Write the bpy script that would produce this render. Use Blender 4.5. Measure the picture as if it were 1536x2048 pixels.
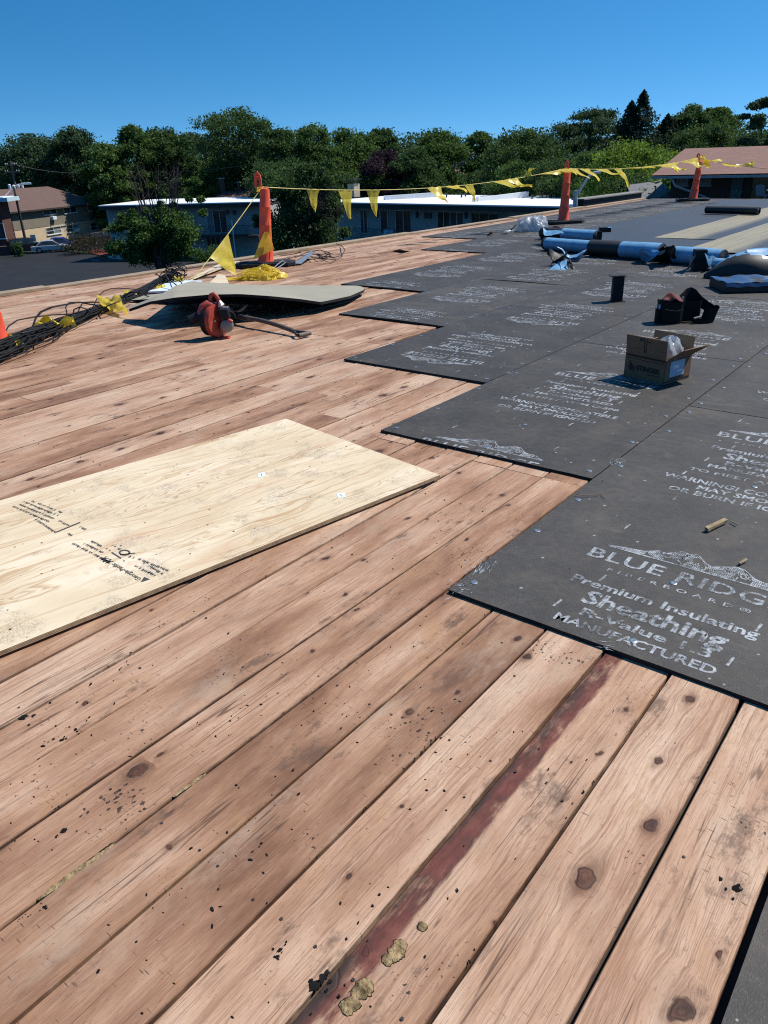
import bpy, bmesh, math, random
import numpy as np
from mathutils import Vector, Matrix, noise as mnoise
random.seed(7); rng = np.random.default_rng(7)
S = bpy.context.scene
COL = S.collection
for o in list(bpy.data.objects): bpy.data.objects.remove(o)
# ---------------------------------------------------------------- camera, sky, sun, exposure
H = 1.34                       # lens height over the roof deck
F = 1498.1                     # focal length in photo pixels (1536 x 2048)
CR = ((0.78465919, -0.24209673, 0.57070056), (0.61909298, 0.35376365, -0.70112421), (-0.03215323, 0.90346027, 0.42746428))
cam = bpy.data.cameras.new('camera'); cam.lens = F / 2048 * 36; cam.sensor_width = 36
cam.clip_start = .05; cam.clip_end = 3000
co = bpy.data.objects.new('camera', cam); COL.objects.link(co)
co.matrix_world = Matrix.Translation((0, 0, H)) @ Matrix(CR).to_4x4()
S.camera = co
SUN = Vector((.38, .62, 1.0)).normalized()
w = bpy.data.worlds.new('World'); S.world = w; w.use_nodes = True
wn = w.node_tree; sky = wn.nodes.new('ShaderNodeTexSky'); sky.sky_type = 'NISHITA'; sky.sun_disc = False
sky.sun_elevation = math.asin(SUN.z); sky.sun_rotation = math.atan2(SUN.x, SUN.y)
sky.altitude = 0; sky.air_density = 1.0; sky.dust_density = .15; sky.ozone_density = 4.0
tcw = wn.nodes.new('ShaderNodeTexCoord'); mpw = wn.nodes.new('ShaderNodeMapping'); mpw.inputs['Scale'].default_value = (1, 1, 2.0); mpw.inputs['Location'].default_value = (0, 0, .165)
wn.links.new(tcw.outputs['Generated'], mpw.inputs['Vector']); wn.links.new(mpw.outputs[0], sky.inputs['Vector'])
hs = wn.nodes.new('ShaderNodeHueSaturation'); hs.inputs['Saturation'].default_value = 1.32; hs.inputs['Hue'].default_value = .492; hs.inputs['Value'].default_value = 1.0
bg = wn.nodes['Background']; bg.inputs['Strength'].default_value = .120
wn.links.new(sky.outputs[0], hs.inputs['Color']); wn.links.new(hs.outputs[0], bg.inputs['Color'])
sl = bpy.data.lights.new('sun', 'SUN'); sl.energy = 5.0; sl.angle = math.radians(.53); sl.color = (1, .95, .87)
so = bpy.data.objects.new('sun', sl); COL.objects.link(so); so.rotation_mode = 'QUATERNION'
so.rotation_quaternion = SUN.to_track_quat('Z', 'Y'); so.location = (10, 16, 30)
vs = S.view_settings; S.display_settings.display_device = 'sRGB'
vs.view_transform = 'Standard'; vs.look = 'None'; vs.exposure = .30; vs.gamma = 1; vs.use_curve_mapping = False
S.cycles.use_denoising = False; S.cycles.filter_width = 1.15; S.cycles.max_bounces = 5; S.cycles.transparent_max_bounces = 12; S.cycles.caustics_reflective = False; S.cycles.caustics_refractive = False

# ---------------------------------------------------------------- survey helpers: photo pixel -> point of the place
_R = np.array(CR)
def ray(px, py):
    return _R @ np.array([px - 768., -(py - 1024.), -F])
def at(px, py, z=0.):                       # where the sight line through a pixel meets height z
    d = ray(px, py); t = (z - H) / d[2]
    return Vector((d[0] * t, d[1] * t, z))
def far(px, py, dist):                      # point on the sight line at a horizontal distance
    d = ray(px, py); d = d / math.hypot(d[0], d[1]) * dist
    return Vector((d[0], d[1], H + d[2]))
def hit(px, py, P, Q):                      # sight line against the upright plane through P and Q -> (metres along, z)
    d = ray(px, py); e = np.array([Q[0] - P[0], Q[1] - P[1]]); L = np.linalg.norm(e); e /= L
    A = np.array([[d[0], -e[0]], [d[1], -e[1]]]); t, u = np.linalg.solve(A, np.array([P[0], P[1]]))
    return u, H + d[2] * t
def pj(p):
    c = _R.T @ np.array([p[0], p[1], p[2] - H]); return 768 - F * c[0] / c[2], 1024 + F * c[1] / c[2]
RZ = math.atan2(.6191, .7847)               # heading of the picture's right-hand side on the roof

# ---------------------------------------------------------------- mesh helpers
def V(*a): return Vector(a)
class MB:
    def __init__(s): s.v = []; s.f = []; s.m = []
    def add(s, vs, fs, m=0):
        b = len(s.v); s.v += [tuple(x) for x in vs]; s.f += [tuple(b + i for i in f) for f in fs]; s.m += [m] * len(fs); return s
    def box(s, c, d, rot=None, m=0):
        x, y, z = d[0] / 2, d[1] / 2, d[2] / 2
        P = [Vector(p) for p in ((-x,-y,-z),(x,-y,-z),(x,y,-z),(-x,y,-z),(-x,-y,z),(x,-y,z),(x,y,z),(-x,y,z))]
        if rot is not None: P = [rot @ p for p in P]
        c = Vector(c)
        return s.add([p + c for p in P], [(3,2,1,0),(4,5,6,7),(0,1,5,4),(1,2,6,5),(2,3,7,6),(3,0,4,7)], m)
    def tube(s, pts, r, n=8, caps=True, m=0, flat=1.0):
        pts = [Vector(p) for p in pts]; R = r if isinstance(r, (list, tuple)) else [r] * len(pts)
        up = None; rings = []
        for i, p in enumerate(pts):
            t = (pts[min(i + 1, len(pts) - 1)] - pts[max(i - 1, 0)])
            if t.length < 1e-9: t = Vector((0, 0, 1))
            t.normalize()
            if up is None:
                up = Vector((0, 0, 1)) if abs(t.z) < .9 else Vector((1, 0, 0))
            a = t.cross(up)
            if a.length < 1e-6: a = t.orthogonal()
            a.normalize(); b = a.cross(t).normalized(); up = b
            rings.append([p + a * math.cos(q) * R[i] + b * math.sin(q) * R[i] * flat for q in [2 * math.pi * k / n for k in range(n)]])
        vs = [q for rg in rings for q in rg]; fs = []
        for i in range(len(pts) - 1):
            for k in range(n):
                fs.append((i*n+k, i*n+(k+1) % n, (i+1)*n+(k+1) % n, (i+1)*n+k))
        if caps:
            fs.append(tuple(range(n - 1, -1, -1))); fs.append(tuple((len(pts)-1)*n + k for k in range(n)))
        return s.add(vs, fs, m)
    def lathe(s, prof, n=20, o=(0, 0, 0), m=0):
        vs = []; fs = []
        for r, z in prof:
            vs += [(o[0] + r * math.cos(2*math.pi*k/n), o[1] + r * math.sin(2*math.pi*k/n), o[2] + z) for k in range(n)]
        for i in range(len(prof) - 1):
            for k in range(n): fs.append((i*n+k, i*n+(k+1) % n, (i+1)*n+(k+1) % n, (i+1)*n+k))
        fs.append(tuple(range(n - 1, -1, -1))); fs.append(tuple((len(prof)-1)*n + k for k in range(n)))
        return s.add(vs, fs, m)
    def prism(s, poly, z0, z1, m=0):        # outline in x,y pulled up from z0 to z1
        n = len(poly); vs = [(p[0], p[1], z0) for p in poly] + [(p[0], p[1], z1) for p in poly]
        fs = [tuple(range(n - 1, -1, -1)), tuple(range(n, 2*n))] + [(i, (i+1) % n, n+(i+1) % n, n+i) for i in range(n)]
        return s.add(vs, fs, m)
    def grid(s, fn, nu, nv, m=0, th=None):  # fn(u,v) -> point; th = thickness below
        P = [[Vector(fn(i / nu, j / nv)) for j in range(nv + 1)] for i in range(nu + 1)]
        vs = [p for row in P for p in row]; k = nv + 1
        fs = [(i*k+j, (i+1)*k+j, (i+1)*k+j+1, i*k+j+1) for i in range(nu) for j in range(nv)]
        if th:
            N = len(vs); vs = vs + [p - Vector((0, 0, th)) for p in vs]
            fs += [tuple(N + q for q in reversed(f)) for f in fs]
            rim = [i*k for i in range(nu+1)] + [nu*k+j for j in range(1, nv+1)] + [i*k+nv for i in range(nu-1, -1, -1)] + [j for j in range(nv-1, 0, -1)]
            fs += [(rim[q], N + rim[q], N + rim[(q+1) % len(rim)], rim[(q+1) % len(rim)]) for q in range(len(rim))]
        return s.add(vs, fs, m)
    def mesh(s, name, mats, smooth=False, bevel=0):
        me = bpy.data.meshes.new(name); me.from_pydata(s.v, [], s.f)
        for m in (mats if isinstance(mats, (list, tuple)) else [mats]): me.materials.append(m)
        me.polygons.foreach_set('material_index', s.m)
        bm = bmesh.new(); bm.from_mesh(me)
        if bevel: bmesh.ops.bevel(bm, geom=bm.edges[:], offset=bevel, segments=2, affect='EDGES', profile=.6)
        bmesh.ops.recalc_face_normals(bm, faces=bm.faces[:]); bm.to_mesh(me); bm.free()
        if smooth:
            me.polygons.foreach_set('use_smooth', [True] * len(me.polygons))
            try: me.set_sharp_from_angle(angle=math.radians(40))
            except Exception: pass
        me.update(); return me
    def build(s, name, mats, parent=None, smooth=False, bevel=0, loc=None, rz=None):
        return link(name, s.mesh(name, mats, smooth, bevel), parent, loc, rz)
def link(name, me, parent=None, loc=None, rz=None):
    o = bpy.data.objects.new(name, me); COL.objects.link(o)
    if parent: o.parent = parent
    if loc is not None: o.location = loc
    if rz is not None: o.rotation_euler = (0, 0, rz)
    return o
def tag(o, label=None, cat=None, group=None, kind=None):
    if label: o['label'] = label
    if cat: o['category'] = cat
    if group: o['group'] = group
    if kind: o['kind'] = kind
    return o
def thing(name, label, cat, loc=(0, 0, 0), rz=0, group=None):
    return tag(link(name, None, None, loc, rz), label, cat, group)
def fbm(x, y, z=0., s=1.): return mnoise.fractal(Vector((x*s, y*s, z*s)), .9, 2.1, 4)

# ---------------------------------------------------------------- material helpers
class NT:
    def __init__(s, name):
        s.mat = bpy.data.materials.new(name); s.mat.use_nodes = True; s.t = s.mat.node_tree
        s.p = s.t.nodes['Principled BSDF']; s.out = s.t.nodes['Material Output']
    def n(s, typ, **kw):
        q = s.t.nodes.new('ShaderNode' + typ)
        for k, v in kw.items():
            if k in q.inputs: s.set(q.inputs[k], v)
            else: setattr(q, k, v)
        return q
    def set(s, inp, v):
        if hasattr(v, 'is_output'): s.t.links.new(v, inp)
        elif hasattr(v, 'outputs'): s.t.links.new(v.outputs[0], inp)
        else:
            if isinstance(v, (tuple, list)) and len(v) == 3 and inp.type == 'RGBA': v = (*v, 1)
            inp.default_value = v
    def math(s, op, a, b=0., c=None, clamp=False):
        q = s.n('Math', operation=op, use_clamp=clamp); s.set(q.inputs[0], a); s.set(q.inputs[1], b)
        if c is not None: s.set(q.inputs[2], c)
        return q.outputs[0]
    def ramp(s, fac, stops, interp='LINEAR'):
        q = s.n('ValToRGB'); s.set(q.inputs[0], fac); cr = q.color_ramp; cr.interpolation = interp
        while len(cr.elements) < len(stops): cr.elements.new(.5)
        for e, (p, c) in zip(cr.elements, stops):
            e.position = p; e.color = (*c, 1) if not isinstance(c, (int, float)) else (c, c, c, 1)
        return q.outputs[0]
    def mix(s, fac, a, b, mode='MIX'):
        q = s.n('Mix', data_type='RGBA', blend_type=mode); s.set(q.inputs[0], fac); s.set(q.inputs[6], a); s.set(q.inputs[7], b); return q.outputs[2]
    def rng(s, v, a, b, c=0., d=1., smooth=True):
        q = s.n('MapRange', interpolation_type='SMOOTHSTEP' if smooth else 'LINEAR')
        for k, x in zip(range(5), (v, a, b, c, d)): s.set(q.inputs[k], x)
        return q.outputs[0]
    def noise(s, vec, scale, detail=3., rough=.5, dim='3D'):
        q = s.n('TexNoise', noise_dimensions=dim); s.set(q.inputs['Vector'], vec); s.set(q.inputs['Scale'], scale)
        s.set(q.inputs['Detail'], detail); s.set(q.inputs['Roughness'], rough); return q.outputs[0]
    def scale(s, vec, sc, off=(0, 0, 0)):
        q = s.n('Mapping'); s.set(q.inputs['Vector'], vec); s.set(q.inputs['Scale'], sc); s.set(q.inputs['Location'], off); return q.outputs[0]
    def obj(s): return s.n('TexCoord').outputs['Object']
    def bump(s, h, strength=.3, dist=.002):
        q = s.n('Bump'); s.set(q.inputs['Strength'], strength); s.set(q.inputs['Distance'], dist); s.set(q.inputs['Height'], h); s.set(s.p.inputs['Normal'], q.outputs[0])
def simple(name, col, rough=.6, var=.25, scale=6., bump=0., metal=0., spec=.5, bscale=None, col2=None):
    t = NT(name); v = t.obj(); n = t.noise(v, scale, 4, .6)
    c2 = col2 or tuple(c * (1 - var) for c in col); c1 = tuple(min(1, c * (1 + var * .6)) for c in col)
    t.set(t.p.inputs['Base Color'], t.ramp(n, [(.3, c2), (.7, c1)]))
    t.set(t.p.inputs['Roughness'], rough); t.set(t.p.inputs['Metallic'], metal); t.set(t.p.inputs['Specular IOR Level'], spec)
    if bump: t.bump(t.noise(v, bscale or scale * 6, 4, .6), bump, .01)
    return t.mat
# ---------------------------------------------------------------- roof materials
def plank_material(name, red=False):
    t = NT(name); P = t.obj(); rnd = t.n('ObjectInfo').outputs['Random']
    off = t.n('CombineXYZ'); t.set(off.inputs[0], t.math('MULTIPLY', rnd, 31.7)); t.set(off.inputs[1], t.math('MULTIPLY', rnd, 173.3)); t.set(off.inputs[2], t.math('MULTIPLY', rnd, 57.1))
    ad = t.n('VectorMath', operation='ADD'); t.set(ad.inputs[0], P); t.set(ad.inputs[1], off); Q = ad.outputs[0]
    sx = t.n('SeparateXYZ'); t.set(sx.inputs[0], Q); X, Y = sx.outputs[0], sx.outputs[1]
    lx = t.n('SeparateXYZ'); t.set(lx.inputs[0], P)
    # knots
    flat = t.n('CombineXYZ'); t.set(flat.inputs[0], X); t.set(flat.inputs[1], t.math('MULTIPLY', Y, .75))
    wob = t.n('TexNoise'); t.set(wob.inputs['Vector'], Q); t.set(wob.inputs['Scale'], 24.)
    wv = t.n('VectorMath', operation='MULTIPLY_ADD'); t.set(wv.inputs[0], wob.outputs['Color']); wv.inputs[1].default_value = (.030, .030, 0); t.set(wv.inputs[2], flat)
    vo = t.n('TexVoronoi', voronoi_dimensions='2D'); t.set(vo.inputs['Vector'], wv.outputs[0]); vo.inputs['Scale'].default_value = 5.4
    vc = t.n('SeparateXYZ'); t.set(vc.inputs[0], vo.outputs['Color'])
    on = t.math('GREATER_THAN', vc.outputs[0], .47)
    rad = t.math('MULTIPLY_ADD', t.math('POWER', vc.outputs[1], 4.), .082, .030)
    dk = t.math('DIVIDE', vo.outputs['Distance'], rad)                   # 1 at the knot's rim
    knot = t.math('MULTIPLY', t.rng(dk, 1.10, .84), on)
    df = t.n('VectorMath', operation='SUBTRACT'); t.set(df.inputs[0], wv.outputs[0]); t.set(df.inputs[1], vo.outputs['Position']); ds = t.n('SeparateXYZ'); t.set(ds.inputs[0], df.outputs[0])
    rk = t.math('DIVIDE', rad, 5.4); qx, qy = t.math('DIVIDE', ds.outputs[0], rk), t.math('DIVIDE', ds.outputs[1], rk)
    gau = lambda a, b: t.math('EXPONENT', t.math('MULTIPLY', t.math('ADD', t.math('POWER', t.math('DIVIDE', t.math('ABSOLUTE', qx), a), 2.), t.math('POWER', t.math('DIVIDE', t.math('ABSOLUTE', qy), b), 2.)), -1.))
    flow = t.math('MULTIPLY', t.math('MULTIPLY', gau(2.0, 3.0), on), t.math('MULTIPLY', ds.outputs[0], .9))
    smear = t.math('MULTIPLY', gau(1.15, 3.0), on)
    rim = t.math('MULTIPLY', t.math('MULTIPLY', t.rng(dk, 1.2, 1.02), t.rng(dk, .78, .98)), on)
    halo = t.math('MULTIPLY', t.rng(dk, 3.0, 1.), on)
    patch0 = t.noise(Q, 3.1, 3, .6)
    # growth lines bending round the knots
    nz = t.noise(t.scale(Q, (4., .8, 1)), 2.2, 3, .55)
    gx = t.math('ADD', t.math('SUBTRACT', X, flow), t.math('MULTIPLY', nz, .075))
    gv = t.n('CombineXYZ'); t.set(gv.inputs[0], gx); t.set(gv.inputs[1], t.math('MULTIPLY', Y, .010)); t.set(gv.inputs[2], rnd)
    grain = t.noise(gv.outputs[0], 150., 5, .66)
    fv = t.n('CombineXYZ'); t.set(fv.inputs[0], t.math('SUBTRACT', X, t.math('MULTIPLY', flow, .8))); t.set(fv.inputs[1], t.math('MULTIPLY', Y, .03)); t.set(fv.inputs[2], rnd)
    fine = t.noise(fv.outputs[0], 520., 3, .65)
    ring = t.rng(t.math('SINE', t.math('MULTIPLY', t.math('ADD', gx, t.math('MULTIPLY', t.noise(t.scale(Q, (9., 1.2, 1)), 3., 3, .6), .02)), 1150.)), .25, 1.)
    ringm = t.rng(t.noise(t.scale(Q, (4., 1., 1), (1, 5, 2)), 2.4, 3, .6), .40, .62)
    # tone
    tone = t.noise(t.scale(Q, (4.5, 1.1, 1)), 1.7, 5, .6)
    tv = t.math('ADD', tone, t.math('MULTIPLY_ADD', rnd, .28, -.13))
    base = t.ramp(tv, [(.26, (.170, .083, .047)), (.41, (.312, .175, .105)), (.55, (.435, .272, .180)), (.73, (.54, .385, .275))])
    base = t.mix(t.math('MULTIPLY', t.rng(grain, .48, .66), .62), base, (.215, .112, .072))
    base = t.mix(t.math('MULTIPLY', t.math('MULTIPLY', ring, ringm), .40), base, (.19, .10, .066))
    base = t.mix(t.math('MULTIPLY', t.rng(fine, .52, .70), .55), base, (.165, .092, .066))
    base = t.mix(t.math('MULTIPLY', t.rng(fine, .44, .28), .24), base, (.60, .46, .37))
    grey = t.noise(t.scale(Q, (3., 1.1, 1), (7, 3, 1)), 2.0, 8, .73)
    base = t.mix(t.math('MULTIPLY', t.rng(grey, .50, .70), .5), base, (.385, .295, .222))
    base = t.mix(t.math('MULTIPLY', t.rng(grey, .43, .28), .62), base, (.34, .185, .085))
    rgh = t.noise(t.scale(Q, (1., .22, 1)), 210., 4, .75)
    base = t.mix(t.math('MULTIPLY', t.rng(rgh, .55, .70), .5), base, (.13, .07, .046))
    # rosy worn patches, dirt drawn into the joints, dark weather stains with ragged edges
    rosy = t.noise(t.scale(Q, (2.6, .8, 1), (13, 2, 7)), 2.1, 4, .6)
    base = t.mix(t.math('MULTIPLY', t.rng(rosy, .54, .72), .42), base, (.25, .122, .085))
    ed = t.math('ADD', t.math('ABSOLUTE', lx.outputs[0]), t.math('MULTIPLY', t.noise(t.scale(Q, (1, .3, 1)), 40., 4, .7), .009))
    base = t.mix(t.math('MULTIPLY', t.rng(ed, .0940, .0985), .85), base, (.055, .03, .021))
    st = t.noise(t.scale(Q, (2.4, 1., 1), (3, 11, 5)), 2.8, 9, .76)
    base = t.mix(t.math('MULTIPLY', t.rng(st, .565, .66), .72), base, (.10, .062, .046))
    base = t.mix(t.math('MULTIPLY', t.math('MULTIPLY', t.rng(t.math('ADD', dk, t.math('MULTIPLY', t.noise(Q, 28., 4, .7), 1.6)), 3.3, 1.3), t.rng(patch0, .35, .6, .25, .8)), on), base, (.115, .06, .042))
    base = t.mix(t.math('MULTIPLY', smear, t.rng(patch0, .3, .6, .3, .85)), base, (.135, .066, .038))
    ck = t.noise(t.scale(Q, (20., .42, 1), (3, 1, 4)), 1., 2, .5); ckn = t.math('ABSOLUTE', t.math('SUBTRACT', ck, .52))
    ckm = t.math('MULTIPLY', t.rng(ckn, .010, .003), t.rng(t.noise(t.scale(Q, (3., 1.6, 1), (8, 8, 1)), 1.6, 4, .6), .47, .58))
    base = t.mix(t.math('MULTIPLY', ckm, .8), base, (.085, .046, .032))
    base = t.mix(knot, base, t.ramp(t.math('ADD', t.math('MULTIPLY', t.math('SINE', t.math('MULTIPLY', dk, 11.)), .06), t.math('ADD', t.noise(Q, 24., 3), t.math('MULTIPLY', dk, -.1))), [(.3, (.045, .024, .019)), (.7, (.135, .06, .038))]))
    base = t.mix(t.math('MULTIPLY', rim, t.rng(t.noise(Q, 40., 2), .35, .6, .25, .95)), base, (.055, .03, .024))
    # saw scratches across the board and tar flecks
    sk = t.n('TexVoronoi', voronoi_dimensions='2D'); skr = t.n('Mapping'); t.set(skr.inputs['Vector'], flat); skr.inputs['Rotation'].default_value = (0, 0, .22); skr.inputs['Scale'].default_value = (15., 150., 1); t.set(sk.inputs['Vector'], skr.outputs[0]); sk.inputs['Scale'].default_value = 1.
    patch = t.noise(Q, 2.7, 4, .65)
    skc = t.n('SeparateXYZ'); t.set(skc.inputs[0], sk.outputs['Color']); scr = t.math('MULTIPLY', t.math('MULTIPLY', t.rng(sk.outputs['Distance'], .17, .05), t.rng(patch, .5, .6)), t.rng(skc.outputs[0], .66, .85))
    base = t.mix(t.math('MULTIPLY', scr, .9), base, (.085, .05, .04))
    tw = t.n('VectorMath', operation='MULTIPLY_ADD'); wob2 = t.n('TexNoise'); t.set(wob2.inputs['Vector'], Q); t.set(wob2.inputs['Scale'], 160.)
    t.set(tw.inputs[0], wob2.outputs['Color']); tw.inputs[1].default_value = (.012, .012, 0); t.set(tw.inputs[2], flat)
    tar = t.n('TexVoronoi', voronoi_dimensions='2D'); t.set(tar.inputs['Vector'], tw.outputs[0]); tar.inputs['Scale'].default_value = 62.
    tc = t.n('SeparateXYZ'); t.set(tc.inputs[0], tar.outputs['Color'])
    tp = t.noise(t.scale(Q, (1, 1, 1), (5, 1, 9)), 3.4, 4, .7)
    lim = t.math('MULTIPLY', t.rng(tp, .52, .74, .0, .34), tc.outputs[0])
    tn = t.noise(t.scale(Q, (1, .6, 1)), 95., 6, .78)
    flecks = t.math('MAXIMUM', t.math('LESS_THAN', tar.outputs['Distance'], lim), t.rng(t.math('ADD', tn, t.rng(tp, .45, .78, -.06, .17)), .735, .765))
    base = t.mix(t.math('MULTIPLY', flecks, .9), base, (.022, .019, .019))
    rough = .62
    if red:
        edge = t.math('ADD', lx.outputs[0], t.math('ADD', t.math('MULTIPLY', t.noise(t.scale(Q, (1, .25, 1)), 14., 5, .7), .05), t.math('MULTIPLY', fine, .012)))
        fade = t.rng(t.noise(t.scale(Q, (.4, 1, 1), (5, 5, 5)), 2.2, 4, .6), .24, .40)
        m = t.math('MULTIPLY', t.rng(edge, -.004, -.016), fade)
        m = t.math('MULTIPLY', m, t.rng(t.math('ADD', t.noise(t.scale(Q, (1, .35, 1)), 18., 5, .7), t.math('MULTIPLY', grain, -.3)), .14, .36))
        base = t.mix(t.math('MULTIPLY', m, .93), base, t.ramp(t.noise(t.scale(Q, (1, .4, 1)), 26., 5, .7), [(.32, (.045, .018, .017)), (.52, (.105, .027, .024)), (.72, (.17, .058, .043))]))
        dm = t.math('MULTIPLY', t.math('MULTIPLY', t.rng(edge, -.030, -.058), fade), t.rng(t.noise(t.scale(Q, (1, .3, 1)), 9., 5, .7), .42, .56))
        base = t.mix(t.math('MULTIPLY', dm, .9), base, (.030, .024, .021))
    t.set(t.p.inputs['Base Color'], base); t.set(t.p.inputs['Roughness'], rough); t.set(t.p.inputs['Specular IOR Level'], .16)
    hgt = t.math('ADD', t.math('ADD', t.math('MULTIPLY', grain, -.5), t.math('MULTIPLY', fine, -.5)), t.math('ADD', t.math('MULTIPLY', rim, -.9), t.math('ADD', t.math('MULTIPLY', flecks, .8), t.math('MULTIPLY', scr, -.4))))
    t.bump(hgt, .55, .0022)
    return t.mat
def fiberboard_material():
    t = NT('fiberboard_face'); P = t.obj(); rnd = t.n('ObjectInfo').outputs['Random']
    off = t.n('CombineXYZ'); t.set(off.inputs[0], t.math('MULTIPLY', rnd, 41.)); t.set(off.inputs[1], t.math('MULTIPLY', rnd, 93.))
    ad = t.n('VectorMath', operation='ADD'); t.set(ad.inputs[0], P); t.set(ad.inputs[1], off); Q = ad.outputs[0]
    big = t.noise(Q, 2.2, 5, .65); mid = t.noise(Q, 26., 4, .7); fib = t.noise(t.scale(Q, (1, .35, 1)), 330., 3, .7)
    c = t.ramp(t.math('ADD', t.math('MULTIPLY', big, .6), t.math('MULTIPLY', mid, .4)), [(.36, (.028, .0262, .0248)), (.5, (.043, .0405, .0385)), (.64, (.066, .0605, .054))])
    c = t.mix(t.math('MULTIPLY', t.rng(fib, .50, .74), .6), c, (.125, .108, .088))
    c = t.mix(t.math('MULTIPLY', t.rng(fib, .46, .26), .5), c, (.017, .017, .018))
    br = t.noise(t.scale(Q, (1, 1, 1), (9, 2, 3)), 3.6, 5, .7)
    c = t.mix(t.math('MULTIPLY', t.rng(br, .50, .72), .5), c, (.092, .076, .058))
    rv = t.n('Mapping'); t.set(rv.inputs['Vector'], Q); rv.inputs['Rotation'].default_value = (0, 0, .7); rv.inputs['Scale'].default_value = (2.2, 34., 1)
    scu = t.math('MULTIPLY', t.rng(t.noise(rv.outputs[0], 1., 5, .7), .54, .72), t.rng(t.noise(t.scale(Q, (1, 1, 1), (4, 9, 2)), 1.9, 4, .6), .48, .64))
    c = t.mix(t.math('MULTIPLY', scu, .6), c, (.15, .142, .13))
    ft = t.noise(t.scale(Q, (1, 1, 1), (2, 2, 8)), 7., 5, .7); c = t.mix(t.math('MULTIPLY', t.rng(ft, .58, .74), .4), c, (.105, .10, .092))
    v = t.math('MULTIPLY_ADD', rnd, .3, .86)
    hsv = t.n('HueSaturation'); t.set(hsv.inputs['Color'], c); t.set(hsv.inputs['Value'], v)
    pv = t.n('TexVoronoi', voronoi_dimensions='2D'); t.set(pv.inputs['Vector'], Q); pv.inputs['Scale'].default_value = 26.
    pc = t.n('SeparateXYZ'); t.set(pc.inputs[0], pv.outputs['Color'])
    spk = t.math('MULTIPLY', t.math('LESS_THAN', pv.outputs['Distance'], t.math('MULTIPLY', pc.outputs[1], .16)), t.math('GREATER_THAN', pc.outputs[0], .955))
    c = t.mix(spk, hsv.outputs[0], (.25, .24, .22))
    t.set(t.p.inputs['Base Color'], c); t.set(t.p.inputs['Roughness'], t.rng(mid, .3, .7, .58, .74)); t.set(t.p.inputs['Specular IOR Level'], .30)
    t.bump(t.math('ADD', fib, t.math('MULTIPLY', mid, .6)), .5, .0022)
    return t.mat
def print_material(name, col, lo=.42, hi=.6, under=(.045, .046, .048)):
    t = NT(name); P = t.obj(); n = t.noise(P, 46., 5, .75); n2 = t.noise(t.scale(P, (1, .12, 1)), 210., 3, .6); n3 = t.noise(P, 5., 3, .6)
    m = t.math('ADD', t.math('MULTIPLY', n, .45), t.math('ADD', t.math('MULTIPLY', n2, .25), t.math('MULTIPLY', n3, .34)))
    t.set(t.p.inputs['Base Color'], t.mix(t.rng(m, lo, hi), under, col)); t.set(t.p.inputs['Roughness'], .6)
    return t.mat
def plywood_material():
    t = NT('plywood_face'); P = t.obj(); sx = t.n('SeparateXYZ'); t.set(sx.inputs[0], P); X, Y = sx.outputs[0], sx.outputs[1]
    w = t.noise(t.scale(P, (3.2, .75, 1)), 1.6, 4, .5)
    gv = t.n('CombineXYZ'); t.set(gv.inputs[0], t.math('ADD', X, t.math('MULTIPLY', w, .34))); t.set(gv.inputs[1], t.math('MULTIPLY', Y, .012))
    g = t.noise(gv.outputs[0], 64., 3, .55)
    gv2 = t.n('CombineXYZ'); t.set(gv2.inputs[0], X); t.set(gv2.inputs[1], t.math('MULTIPLY', Y, .05)); fine = t.noise(gv2.outputs[0], 300., 3, .6)
    c = t.ramp(t.noise(t.scale(P, (2, .7, 1)), 2., 4, .6), [(.3, (.54, .43, .28)), (.55, (.64, .54, .385)), (.75, (.71, .62, .48))])
    c = t.mix(t.math('MULTIPLY', t.rng(g, .50, .66), .7), c, (.40, .25, .125))
    ln_ = t.math('MULTIPLY', t.rng(t.math('SINE', t.math('MULTIPLY', t.math('ADD', X, t.math('MULTIPLY', w, .30)), 560.)), .35, 1.), t.rng(t.noise(t.scale(P, (1.5, .5, 1), (3, 1, 0)), 3., 4, .6), .42, .6))
    c = t.mix(t.math('MULTIPLY', ln_, .55), c, (.36, .22, .11))
    c = t.mix(t.math('MULTIPLY', t.rng(fine, .55, .75), .3), c, (.34, .22, .13))
    pk = t.noise(t.scale(P, (2.4, .6, 1), (4, 4, 0)), 2.6, 4, .6)
    c = t.mix(t.math('MULTIPLY', t.rng(pk, .56, .72), .4), c, (.48, .27, .15))
    sc = t.noise(t.scale(P, (1, 1, 1), (2, 8, 0)), 5.5, 5, .65); hatch = t.noise(t.scale(P, (.25, 1, 1)), 260., 2, .6)
    c = t.mix(t.math('MULTIPLY', t.math('MULTIPLY', t.rng(sc, .52, .63), t.rng(hatch, .42, .58)), .42), c, (.17, .14, .12))
    pv = t.n('TexVoronoi', voronoi_dimensions='2D'); t.set(pv.inputs['Vector'], P); pv.inputs['Scale'].default_value = 24.
    pc = t.n('SeparateXYZ'); t.set(pc.inputs[0], pv.outputs['Color'])
    spk = t.math('MULTIPLY', t.math('LESS_THAN', pv.outputs['Distance'], t.math('MULTIPLY', pc.outputs[1], .12)), t.math('GREATER_THAN', pc.outputs[0], .9))
    c = t.mix(spk, c, (.03, .025, .02))
    t.set(t.p.inputs['Base Color'], c); t.set(t.p.inputs['Roughness'], .62); t.set(t.p.inputs['Specular IOR Level'], .25)
    t.bump(t.math('ADD', t.math('MULTIPLY', g, -.4), t.math('MULTIPLY', fine, -.6)), .3, .0015)
    return t.mat
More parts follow.
